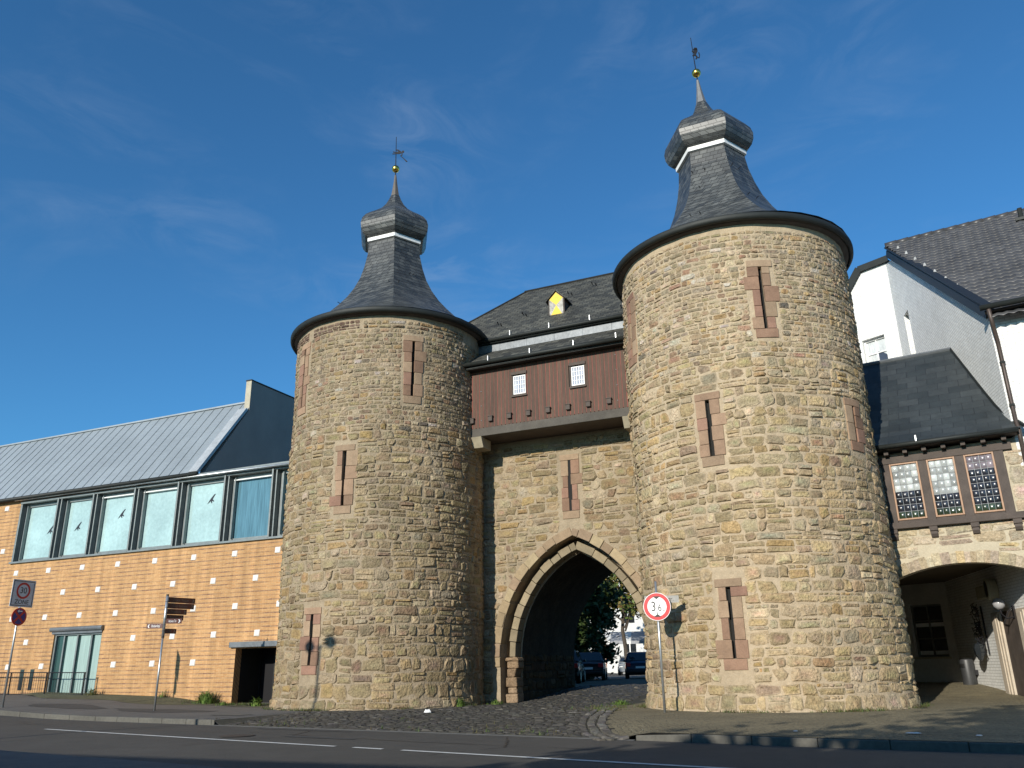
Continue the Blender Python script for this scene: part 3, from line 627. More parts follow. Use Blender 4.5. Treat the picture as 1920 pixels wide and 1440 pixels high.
# ================================================================== ORANGE BRICK BUILDING
def brickmat_museum():
    m, t, b = newmat('orange_brick')
    uv = _n(t, 'ShaderNodeUVMap'); sp = _n(t, 'ShaderNodeSeparateXYZ'); t.links.new(uv.outputs[0], sp.inputs[0])
    br = _n(t, 'ShaderNodeTexBrick'); br.inputs['Scale'].default_value = 1; br.inputs['Brick Width'].default_value = .21; br.inputs['Row Height'].default_value = .052; br.inputs['Mortar Size'].default_value = .005
    br.inputs['Color1'].default_value = (.43, .225, .092, 1); br.inputs['Color2'].default_value = (.50, .285, .125, 1); br.inputs['Mortar'].default_value = (.46, .33, .19, 1)
    t.links.new(uv.outputs[0], br.inputs['Vector'])
    b2 = _n(t, 'ShaderNodeTexBrick'); b2.inputs['Scale'].default_value = 1; b2.inputs['Brick Width'].default_value = .21; b2.inputs['Row Height'].default_value = .052; b2.inputs['Mortar Size'].default_value = .005
    b2.inputs['Color1'].default_value = (.20, .105, .065, 1); b2.inputs['Color2'].default_value = (.30, .17, .09, 1); b2.inputs['Mortar'].default_value = (.42, .30, .18, 1)
    t.links.new(uv.outputs[0], b2.inputs['Vector'])
    # every second or third course is laid in dark bricks
    dv = _n(t, 'ShaderNodeMath', operation='DIVIDE'); dv.inputs[1].default_value = .156; t.links.new(sp.outputs[1], dv.inputs[0])
    fr = _n(t, 'ShaderNodeMath', operation='FRACT'); t.links.new(dv.outputs[0], fr.inputs[0])
    gt = _n(t, 'ShaderNodeMath', operation='GREATER_THAN'); gt.inputs[1].default_value = .6667; t.links.new(fr.outputs[0], gt.inputs[0])
    mp_ = _n(t, 'ShaderNodeMapping'); mp_.inputs['Scale'].default_value = (1.1, 4.4, 1); t.links.new(uv.outputs[0], mp_.inputs[0])
    nz = _n(t, 'ShaderNodeTexNoise'); nz.inputs['Scale'].default_value = 1.0; nz.inputs['Detail'].default_value = 2; t.links.new(mp_.outputs[0], nz.inputs['Vector'])
    r_ = _n(t, 'ShaderNodeMapRange'); r_.inputs[1].default_value = .36; r_.inputs[2].default_value = .56; r_.inputs[3].default_value = .2; r_.inputs[4].default_value = 1.0; t.links.new(nz.outputs['Fac'], r_.inputs[0])
    mu = _n(t, 'ShaderNodeMath', operation='MULTIPLY'); t.links.new(gt.outputs[0], mu.inputs[0]); t.links.new(r_.outputs[0], mu.inputs[1])
    mx_ = _n(t, 'ShaderNodeMix', data_type='RGBA'); t.links.new(mu.outputs[0], mx_.inputs[0]); t.links.new(br.outputs['Color'], mx_.inputs[6]); t.links.new(b2.outputs['Color'], mx_.inputs[7])
    src = vary(t, mx_.outputs[2], ((.22, .13, (1, 1, 1)), (1.0, .22, (3.0, 3.0, .2)), (12, .10, (1, 1, 1))))
    t.links.new(src, b.inputs['Base Color']); b.inputs['Roughness'].default_value = .85; b.inputs['Specular IOR Level'].default_value = .25
    inv = _n(t, 'ShaderNodeMath', operation='SUBTRACT'); inv.inputs[0].default_value = 1; t.links.new(br.outputs['Fac'], inv.inputs[1])
    bumpn(t, b, 0, .5, .01, height=inv.outputs[0]); return m
def planar(mb, us, vs, holes, y=0, depth=.3, back=False):
    us = sorted(set(us+[h[i] for h in holes for i in (0, 1)])); vs = sorted(set(vs+[h[i] for h in holes for i in (2, 3)])); nu = len(us)
    fs = []
    for j in range(len(vs)-1):
        for i in range(nu-1):
            cu = (us[i]+us[i+1])/2; cv = (vs[j]+vs[j+1])/2
            if any(h[0] < cu < h[1] and h[2] < cv < h[3] for h in holes): continue
            a = j*nu+i; fs.append((a, a+1, a+nu+1, a+nu))
    mb.add([(u, y, v) for v in vs for u in us], fs, uv=[(u, v) for v in vs for u in us])
    for a, b, c, d in holes:
        q = [(a, c), (b, c), (b, d), (a, d)]; f = [(u, y, v) for u, v in q]; k = [(u, y+depth, v) for u, v in q]
        uv = [(u, v) for u, v in q]+[(u+depth, v+depth) for u, v in q]
        mb.add(f+k, [(i, (i+1) % 4, 4+(i+1) % 4, 4+i) for i in range(4)], uv=uv)
        if back: mb.add(k, [(0, 1, 2, 3)], uv=uv[4:])
def museum():
    F = G; T = thing('brick_building', 'modern orange brick building with a glazed upper band and zinc roof left of the towers', 'building', G @ TR(-12, 0, .3))
    m_ob = brickmat_museum()
    WL, WR = -19.22, -2.9
    wb = MB(); planar(wb, [-46, -30, -3.0], [-.6, 8.60], [(WL, WR-.1+.0, 5.80, 8.36), (-15.8, -13.08, .25, 2.78), (-6.22, -4.38, -.3, 1.90)], 0, .32)
    wb.quad((-3.0, 0, -.6), (-3.0, 9, -.6), (-3.0, 9, 8.6), (-3.0, 0, 8.6)); wb.quad((-46, 0, -.6), (-46, 9, -.6), (-46, 9, 8.6), (-46, 0, 8.6))
    wall = wb.build('wall', m_ob, T, F)
    # interior behind the glass band and the doorway
    ib = MB(); ib.box(-6.4, -4.2, 1.6, 1.7, -.4, 2.1); ib.quad((-6.22, .32, -.3), (-6.22, 1.6, -.3), (-6.22, 1.6, 1.9), (-6.22, .32, 1.9)); ib.quad((-4.38, .32, -.3), (-4.38, 1.6, -.3), (-4.38, 1.6, 1.9), (-4.38, .32, 1.9)); ib.quad((-6.22, .32, 1.9), (-4.38, .32, 1.9), (-4.38, 1.6, 1.9), (-6.22, 1.6, 1.9))
    ib.build('doorway_lining', mat('dark_lining', (.014, .013, .012), .9), T, F)
    dv = MB(); dv.box(-6.18, -4.42, 1.42, 1.46, -.2, 1.86); dd = dv.build('door', mat('dark_door', (.012, .012, .014), .5, var=None, spec=.2), T, F)
    df = MB()
    for x in (-6.2, -5.55, -4.9, -4.44): df.box(x-.03, x+.03, 1.36, 1.42, -.2, 1.88)
    df.build('door_frame', m_black, dd, F)
    ds = MB(); ds.box(-5.42, -5.10, 1.405, 1.418, 1.05, 1.5); ds.build('door_notice', mat('grey_notice', (.12, .14, .13), .6), dd, F)
    # tiles set into the brickwork
    m_tw = mat('white_wall_tile', (.66, .64, .60), .6, var=((14, .12, (1, 1, 1)),), bump=(30, .3, .01))
    rows = [(5.30, -8.68), (4.35, -7.59), (3.38, -8.44), (2.41, -7.32), (1.45, -8.19), (6.31, -19.91), (8.23, -20.14), (7.3, -21.0)]
    for z, xo in rows:
        k0 = -16 if z < 6 else -6
        for k in range(k0, 5):
            x = xo+k*2.02
            if x < -24 or x > -4.1 or (z > 5.6 and x > -19.5): continue
            if any(a-.2 < x < b+.2 and c-.2 < z < d+.2 for a, b, c, d in ((-15.9, -13, .2, 2.95), (-6.35, -4.2, -.3, 2.1))): continue
            t = MB(); h_ = .115; t.add([(x-h_, -.002, z-h_), (x+h_, -.002, z-h_), (x+h_, -.002, z+h_), (x-h_, -.002, z+h_), (x-h_+.015, -.05, z-h_+.015), (x+h_-.015, -.03, z-h_+.015), (x+h_-.015, -.015, z+h_-.015), (x-h_+.015, -.035, z+h_-.015), (x, -.055, z-.01)],
                           [(0, 1, 5, 4), (1, 2, 6, 5), (2, 3, 7, 6), (3, 0, 4, 7), (4, 5, 8), (5, 6, 8), (6, 7, 8), (7, 4, 8)])
            t.build('wall_tile', m_tw, T, F)
    # window band
    zs, zt = 5.80, 8.36; mull = [WL, -16.7, -14.54, -12.15, -9.77, -7.36, -5.02, -3.0]
    m_aq = mat('backed_pale_glass', (.36, .50, .495), .12, var=((.7, .16, (1, 1, 1)), (8, .10, (1, 1, 1))), spec=.5, coat=.3); m_bl = mat('clear_blue_glass', (.09, .19, .24), .05, var=((3, .3, (6, 6, .3)),), spec=.6)
    m_birds = mat('bird_sticker_black', (.01, .012, .02), .5, var=None)
    birds = {0: (-17.42, 7.10), 1: (-15.72, 7.10), 2: (-13.2, 7.42), 4: (-8.35, 7.58)}
    for i in range(7):
        a, b = mull[i]+.12, mull[i+1]-.10
        fr = MB()
        fr.box(a, b, .20, .30, zs+.02, zs+.12); fr.box(a, b, .20, .30, zt-.16, zt-.03); fr.box(a, a+.09, .20, .30, zs+.12, zt-.16); fr.box(b-.07, b, .20, .30, zs+.12, zt-.16)
        fr.box(a+.16, a+.20, .10, .24, zs+.1, zt-.1)
        fo = fr.build('window', m_framegrey, T, F)
        gl = MB(); gl.box(a+.05, b-.03, .262, .270, zs+.08, zt-.1); pn = gl.build('pane', m_aq if i < 5 else m_bl, fo, F, label=('clear bluish pane beside the tower' if i >= 5 else None))
        if i < 5: bx = MB(); bx.box(a+.09, a+.22, .255, .261, zs+.12, zt-.16); bx.build('pane_edge', m_bl, fo, F)
        if i in (2, 3, 5): rl = MB(); rl.box(a+.1, b-.05, .12, .18, zt-.20, zt-.16); rl.build('blind_rail', m_white, fo, F)
        if i in birds:
            bx, bz = birds[i]; q = MB(); k = .20
            sh = [(-1.0, -.95), (-.55, -.35), (-.25, .05), (.15, .45), (.75, 1.0), (1.0, .95), (.75, .6), (.5, .2), (.35, -.05), (.75, -.45), (.65, -.6), (.2, -.35), (.3, -.8), (.1, -.85), (-.15, -.4), (-.45, -.65)]
            q.add([(bx+x*k, .257, bz+z*k) for x, z in sh], [tuple(range(len(sh)))]); q.build('bird_sticker', m_birds, fo, F)
    for x in mull[:-1]:
        mu = MB()
        if x == WL: mu.box(x, x+.10, -.03, .30, zs, zt)
        else: mu.box(x-.10, x-.03, -.10, .28, zs-.05, zt+.02); mu.box(x+.05, x+.10, -.03, .28, zs, zt); mu.box(x-.03, x+.05, .12, .25, zs, zt)
        mu.build('mullion', m_framegrey, T, F, bevel=.008)
    sl_ = MB(); sl_.box(WL-.05, -3.1, -.10, .30, zs-.08, zs+.0); sl_.build('window_sill', m_framegrey, T, F, bevel=.01)
    hd = MB(); hd.box(WL-.0, -3.1, -.06, .30, zt-.02, zt+.08); hd.box(WL-.0, -3.1, -.16, .1, zt+.12, zt+.22); hd.build('window_head', m_framegrey, T, F, bevel=.01)
    cx = MB(); cx.box(-46, -3.0, .33, .36, 5.4, 8.6); cx.build('inner_screen', m_dark, T, F)
    # zinc roof with standing seams; gable wall with parapet; flat ledge
    xg = -8.80; e0 = (-.14, 8.60); e1 = (2.62, 12.36); sl = math.atan2(e1[1]-e0[1], e1[0]-e0[0]); nx, nz = -math.sin(sl), math.cos(sl)
    rf = MB(); rf.quad((-46, e0[0], e0[1]), (xg, e0[0], e0[1]), (xg, e1[0], e1[1]), (-46, e1[0], e1[1])); rf.quad((-46, e1[0], e1[1]), (xg-.25, e1[0], e1[1]), (xg-.25, 8, 11.2), (-46, 8, 11.2))
    x = -9.35
    while x > -34:
        a = Vector((x, e0[0], e0[1])); b = Vector((x, e1[0], e1[1])); rf.bar(a+Vector((0, nx*.012, nz*.012)), b+Vector((0, nx*.012, nz*.012)), .018, .028, up=(0, nx, nz)); x -= .55
    ro = rf.build('roof', m_zinc, T, F)
    rc = MB(); rc.bar((-46, e1[0], e1[1]+.02), (xg-.2, e1[0], e1[1]+.02), .16, .07); rc.build('ridge_cap', m_zinc, ro, F)
    vg = MB(); a = Vector((xg-.07, e0[0]-.02, e0[1])); b = Vector((xg-.07, e1[0]-.35, e1[1]-.48)); off = Vector((0, nx*.06, nz*.06)); vg.bar(a+off+Vector((-.12, 0, 0)), b+off+Vector((-.12, 0, 0)), .46, .12, up=(0, nx, nz)); vg.build('verge', mat('bright_zinc', (.42, .44, .45), .45, .2), ro, F)
    gm = MB(); th = .26
    prof = [(0.02, 8.45), (8, 8.45), (8, 13.3), (2.40, 13.28), (2.40, 11.95)]
    gm.prism(prof, xg-th, xg, lambda a_, b_, h: (h, a_, b_)); gm.build('gable_wall', m_render_dark, T, F)
    pc = MB(); pc.box(xg-th-.02, xg+.015, 2.37, 2.40, 11.92, 13.28); pc.build('parapet_end', m_concrete, T, F)
    pt = MB(); pt.box(xg-th-.03, xg+.03, 2.34, 8, 13.28, 13.33); pt.build('parapet_coping', m_gutter, T, F)
    lg = MB(); lg.box(xg-.02, -3.0, -.16, 6, 8.42, 8.50); lg.build('flat_roof', m_lead, T, F)
    lp = MB(); lp.tube([(WL-.2, -.2, 8.52), (-3.1, -.2, 8.44)], .05, 8); lp.build('ledge_pipe', m_steel, T, F, True)
    gu = MB(); gu.tube([(-46, -.24, 8.60), (xg+.05, -.24, 8.56)], .085, 10); gu.build('gutter', m_gutter, T, F, True)
    # tall glazed door with blind box
    gd = MB(); xs = [-15.72, -14.95, -14.1, -13.35, -13.13]
    gd.box(-15.8, -15.72, .06, .2, .25, 2.7); gd.box(-13.16, -13.08, .06, .2, .25, 2.7)
    for x in (-15.28, -14.52, -13.72): gd.box(x-.035, x+.035, .08, .2, .25, 2.7)
    gd.box(-15.8, -13.08, .05, .2, 2.62, 2.70)
    go = gd.build('glass_door', m_framegrey, T, F)
    g3 = MB(); g3.box(-15.75, -13.1, .15, .16, .27, 2.65); g3.build('pane', mat('dark_green_glass', (.025, .055, .055), .06, var=None, spec=.7), go, F)
    m_cur = mat('pale_curtain', (.30, .40, .37), .25, var=((3, .12, (6, 6, .4)),), coat=.3)
    for a, b in ((-15.15, -14.62), (-14.38, -13.84), (-13.60, -13.2)): c = MB(); c.box(a, b, .142, .149, .27, 2.6); c.build('curtain', m_cur, go, F)
    bb = MB(); bb.tube([(-15.95, -.06, 2.86), (-13.0, -.06, 2.86)], .095, 10); bb.box(-15.9, -13.05, -.05, .02, 2.68, 2.80); bb.build('blind_box', m_lead, T, F)
    b2 = MB(); b2.box(-6.45, -4.0, -.12, .0, 1.93, 2.12); b2.build('blind_box', m_lead, T, F, bevel=.015)
    # dark bars painting the railing posts' shadows on the wall
    for x in (-18.85, -17.35, -16.75):
        s = MB(); s.box(x-.11, x+.11, -.015, .01, .55, 1.35); s.build('post_shadow_bar', m_glassdark, T, F)
museum()
rl = thing('railing', 'thin dark metal railing along the brick wall in front of the glazed door', 'railing', G @ TR(-16.5, -.55, .3))
mb = MB(); mb.tube([(-24, -.55, 1.32), (-13.0, -.55, 1.18)], .02, 6); mb.build('top_rail', m_iron, rl, G)
mb = MB(); mb.tube([(-24, -.55, .50), (-13.0, -.55, .38)], .015, 6); mb.build('bottom_rail', m_iron, rl, G)
for i in range(6):
    x = -23.5+i*2.09; mb = MB(); mb.box(x-.02, x+.02, -.57, -.53, gz(x, -.55)-.05, 1.32-.013*(x+24)); mb.build('post', m_iron, rl, G)
mb = MB()
for i in range(84): x = -23.9+i*.13; mb.tube([(x, -.55, .50-.011*(x+24)), (x, -.55, 1.32-.013*(x+24))], .006, 4, caps=False)
mb.build('bars', m_iron, rl, G)

# ================================================================== WHITE HOUSE ON THE RIGHT
def white_house():
    T = thing('white_house', 'white painted brick house with brown tiled roof at the right edge', 'house', HA)
    zE, zR = 10.14, 16.28
    w1 = MB(); planar(w1, [0, 7, 14], [-.3, zE-.12], [(4.2, 5.3, 7.2, 8.9), (4.2, 5.3, 3.6, 5.3)], 0, .15); wall = w1.build('wall', m_whitebrick, T, HA)
    for z0, z1 in ((7.2, 8.9), (3.6, 5.3)):
        wn = MB(); wn.box(4.2, 5.3, .10, .14, z0, z1); g = wn.build('window', m_glassdark, T, HA)
        wf = MB()
        for a, b, c, d in ((4.2, 4.28, z0, z1), (5.22, 5.3, z0, z1), (4.28, 5.22, z0, z0+.08), (4.28, 5.22, z1-.08, z1), (4.72, 4.78, z0+.08, z1-.08)): wf.box(a, b, .06, .1, c, d)
        wf.build('frame', m_white, g, HA)
    # side wall (frame GW: x = -t, so the wall runs from x=0 back to x=-8.49)
    tB = 8.49
    def ztop(x): t = -x; return 10.0+(15.85-10.0)*min(t/7.79, 1)
    sw = MB(); win = (-7.46, -6.86, 11.35, 13.2); us = [-tB, win[0], win[1], -3.33, 0]
    for a, b in zip(us, us[1:]):
        cells = [(-.3, None)]
        def face(zlo, zhi):
            pts = [(a, 0, zlo), (b, 0, zlo), (b, 0, zhi if zhi else ztop(b)), (a, 0, zhi if zhi else ztop(a))]
            sw.quad(*pts, uv=[(p[0], p[2]) for p in pts])
        if (a, b) == win[:2]: face(-.3, win[2]); face(win[3], None)
        else: face(-.3, None)
    for q in ([(win[0], win[2]), (win[0], win[3])], [(win[1], win[3]), (win[1], win[2])], [(win[0], win[3]), (win[1], win[3])], [(win[1], win[2]), (win[0], win[2])]):
        pts = [(q[0][0], 0, q[0][1]), (q[1][0], 0, q[1][1]), (q[1][0], .42, q[1][1]), (q[0][0], .42, q[0][1])]; sw.quad(*pts, uv=[(p[0]+p[1], p[2]+p[1]) for p in pts])
    sw.build('side_wall', m_whitebrick, T, GW)
    wn = MB(); wn.box(win[0], win[1], .36, .40, win[2], win[3]); wo_ = wn.build('window', m_glassdark, T, GW)
    wf = MB(); wf.box(win[0], win[0]+.08, .28, .36, win[2], win[3]); wf.box(win[1]-.08, win[1], .28, .36, win[2], win[3]); wf.box(win[0], win[1], .28, .36, win[2], win[2]+.07); wf.box(win[0], win[1], .28, .36, win[3]-.07, win[3]); wf.build('frame', m_white, wo_, GW)
    # bent rear part (frame BW: x = -s)
    rw = MB(); pr = [(0, 15.98), (-1.12, 15.97), (-1.81, 15.16), (-3.2, 13.45), (-7.5, 8.4)]; hl = (-1.50, -.60, 12.0, 13.08); hw_ = (-1.45, -.32, 1.17, 2.92)
    xs = sorted({x for x, _ in pr} | set(hl[:2]) | set(hw_[:2]) | {-2.3}); zt = lambda x: interp(-x, [-p[0] for p in pr], [p[1] for p in pr])
    lw = MB(); lw.quad((-7.5, -.012, -.3), (hw_[0], -.012, -.3), (hw_[0], -.012, 3.65), (-7.5, -.012, 3.65)); lw.quad((hw_[1], -.012, -.3), (0, -.012, -.3), (0, -.012, 3.65), (hw_[1], -.012, 3.65)); lw.quad((hw_[0], -.012, -.3), (hw_[1], -.012, -.3), (hw_[1], -.012, hw_[2]), (hw_[0], -.012, hw_[2])); lw.quad((hw_[0], -.012, hw_[3]), (hw_[1], -.012, hw_[3]), (hw_[1], -.012, 3.65), (hw_[0], -.012, 3.65)); lw.build('lower_wall', mat('passage_shade_render', (.52, .51, .47), .9, var=((1, .12, (1, 1, 1)), (12, .08, (1, 1, 1)))), T, BW)  # lower wall coloured darker to stand for the passage's shade
    for a, b in zip(xs, xs[1:]):
        hs = sorted((h[2], h[3]) for h in (hl, hw_) if h[0] <= a+1e-6 and b <= h[1]+1e-6); z = -.3
        for c, d in hs:
            rw.quad((a, 0, z), (b, 0, z), (b, 0, c), (a, 0, c), uv=[(a, z), (b, z), (b, c), (a, c)]); z = d
        rw.quad((a, 0, z), (b, 0, z), (b, 0, zt(b)), (a, 0, zt(a)), uv=[(a, z), (b, z), (b, zt(b)), (a, zt(a))])
    for h in (hl, hw_):
        q = [(h[0], h[2]), (h[1], h[2]), (h[1], h[3]), (h[0], h[3])]
        for i in range(4):
            a, b = q[i], q[(i+1) % 4]; pts = [(a[0], 0, a[1]), (b[0], 0, b[1]), (b[0], .25, b[1]), (a[0], .25, a[1])]; rw.quad(*pts, uv=[(p[0]+p[1], p[2]+p[1]) for p in pts])
    rw.build('rear_wall', m_whitebrick, T, BW)
    for h, cross, wm in ((hl, True, mat('curtained_glass', (.55, .58, .58), .08, var=((5, .2, (4, 4, .6)),), spec=.6)), (hw_, False, m_glassdark)):
        g = MB(); g.box(h[0], h[1], .22, .25, h[2], h[3]); go = g.build('window', wm, T, BW)
        f = MB(); k = .07
        for a, b, c, d in ((h[0], h[0]+k, h[2], h[3]), (h[1]-k, h[1], h[2], h[3]), (h[0]+k, h[1]-k, h[2], h[2]+k), (h[0]+k, h[1]-k, h[3]-k, h[3])): f.box(a, b, .15, .22, c, d)
        xm = (h[0]+h[1])/2; f.box(xm-.025, xm+.025, .17, .22, h[2]+k, h[3]-k)
        for z in ((h[2]+.48,) if cross else (h[2]+.6, h[2]+1.2)): f.box(h[0]+k, h[1]-k, .175, .215, z-.02, z+.02)
        f.build('frame', m_white if cross else mat('dull_grey_frame', (.16, .16, .15), .7), go, BW)
        s = MB(); s.box(h[0]-.06, h[1]+.06, -.05, .16, h[2]-.07, h[2]); s.build('sill', m_concrete, go, BW)
        if cross:
            c = MB(); c.prism([(xm+.02, h[2]+.08), (h[1]-k, h[2]+.08), (h[1]-k, h[2]+.30), (xm+.15, h[2]+.5), (xm+.02, h[2]+.55)], .212, .218, lambda a_, b_, hh: (a_, hh, b_)); c.build('dark_pane', mat('dark_blue_cloth', (.03, .05, .09), .7), go, BW)
        else:
            c = MB(); c.box(h[0]+.05, h[1]-.05, .205, .212, h[3]-.75, h[3]-.62); c.box(h[0]+.05, h[1]-.05, .205, .212, h[2]+.06, h[2]+.2); c.build('lace_curtain', m_white, go, BW)
    # dark eaves boards along the gable
    vb = MB(); d0 = (0, -.05, 10.02); 
    vb.bar((0.25, -.09, 9.98), (-7.79, -.09, 15.98), .06, .26, up=(0, 0, 1)); vb.bar((.25, -.02, 10.22), (-7.79, -.02, 16.24), .26, .05); vb.build('verge_board', m_slate_smooth, T, GW)
    v2 = MB(); v2.bar((.1, -.10, 16.05), (-1.14, -.10, 16.05), .06, .26); v2.bar((-1.10, -.10, 16.08), (-3.2, -.10, 13.58), .06, .3); v2.bar((-3.1, -.10, 13.7), (-7.5, -.10, 8.5), .06, .3); v2.build('verge_board', m_gutter, T, BW)
    rr = MB(); rr.add([(0, -.1, 16.12), (-1.12, -.1, 16.12), (-1.12, 4.0, 16.1), (0, 4.0, 16.1), (-3.2, -.1, 13.55), (-3.2, 4, 13.55), (-7.5, -.1, 8.45), (-7.5, 4, 8.45)], [(0, 1, 2, 3), (1, 4, 5, 2), (4, 6, 7, 5)]); rr.build('rear_roof', m_slate_smooth, T, BW)
    # pantiles
    tb = MB(); y = -.48; slope = (zR-zE)/7.3; n = 0; st = .245; wv = .24; seg = 4; r = random.Random(2)
    while y < 7.3:
        y1 = min(y+st+.03, 7.33); xs0 = -.362*y-.12; k0 = math.floor(xs0/wv)
        for k in range(k0, 60):
            xa = max(k*wv, xs0) if k == k0 else k*wv
            q = r.uniform(.8, 1.2); col = (.060*q, .059*q, .060*q); vs = []
            for j in range(seg+1):
                x = xa+((k+1)*wv-xa)*j/seg; ph = (x/wv-k)*2*math.pi; hz = .022*math.cos(ph)
                za = zE+slope*(y)+.06+hz+.035; zb = zE+slope*y1+.06+hz-.004
                vs += [(x, y+.012*math.cos(ph), za-.03), (x, y+.012*math.cos(ph), za), (x, y1, zb)]
            fs = []
            for j in range(seg): a = j*3; fs += [(a, a+3, a+4, a+1), (a+1, a+4, a+5, a+2)]
            tb.add(vs, fs, col)
        y += st
    ro = tb.build('roof', m_tile, T, HA, True)
    rs = MB(); 
    for k in range(32): x = -2.75+k*.42; rs.tube([(x, 7.36, zR+.06), (x+.425, 7.36, zR+.075)], [.12, .128], 10, (.06, .055, .052))
    rs.build('ridge_tiles', m_tile, ro, HA, True)
    bk = MB(); bk.quad((-2.6, 7.3, zR+.02), (14, 7.3, zR+.02), (14, 14.5, 10), (-2.6, 14.5, 10)); bk.build('rear_roof', m_slate_old, ro, HA)
    ud = MB(); ud.box(-.05, 14, -.42, -.0, zE-.16, zE-.11); ud.build('eaves', m_timber, T, HA)
    for i in range(9):
        y = .3+i*.78; x = -.362*y+.1; z = zE+slope*y+.10; sg = MB(); sg.prism([(-.05, 0), (.05, 0), (.02, .12), (-.02, .10)], y-.015, y+.015, lambda a_, b_, h: (x+a_, h, z-.02+b_)); sg.build('snow_hook', m_lead, ro, HA)
    vp = MB(); y = 6.6; z = zE+slope*y; vp.tube([(1.75, y, z), (1.75, y-.1, z+.42)], .075, 8, (.04, .045, .04)); vp.box(1.55, 2.0, y-.30, y+.1, z-.12, z-.02, (.04, .045, .04)); vp.build('vent_pipe', m_gutter, ro, HA)
    gu = MB(); gu.tube([(-.15, -.56, zE-.06), (14, -.56, zE-.12)], .08, 10); gu.build('gutter', m_gutter, T, HA, True)
    m_cop = mat('brown_downpipe', (.075, .055, .045), .5, .3, var=((4, .2, (1, 1, 1)),))
    dp = MB(); dp.tube([(.05, -.55, zE-.12), (.07, -.35, zE-.55), (.10, -.09, zE-.95), (.10, -.09, 7.0), (.12, -.30, 6.75), (.12, -.30, 6.4), (.12, -.09, 6.1), (.12, -.09, .2)], .055, 8); dp.build('downpipe', m_cop, T, HA, True)
    for z in (8.6, 7.4, 5.0, 3.0): cl = MB(); cl.tube([(.10, -.09, z-.03), (.10, -.09, z+.03)], .07, 8); cl.build('pipe_clip', m_gutter, T, HA)
    # stone door surround on the passage side
    ps = MB(); m_door = mat('pale_door_stone', (.50, .43, .34), .85, var=((3, .1, (1, 1, 1)), (20, .1, (1, 1, 1))), bump=(30, .3, .01))
    for a, b in ((-4.22, -3.52), (-2.2, -1.5)):
        ps = MB(); ps.box(a, b, -.10, 0, .05, 2.35); ps.box(a+.10, b-.10, -.14, -.1, .05, 2.30); ps.box(a+.2, b-.2, -.17, -.14, .05, 2.25)
        ps.build('door_jamb', m_door, T, GW, bevel=.02)
    dr = MB(); dr.box(-3.52, -2.2, -.04, .0, .05, 2.34); dr.build('door', m_timber, T, GW)
white_house()

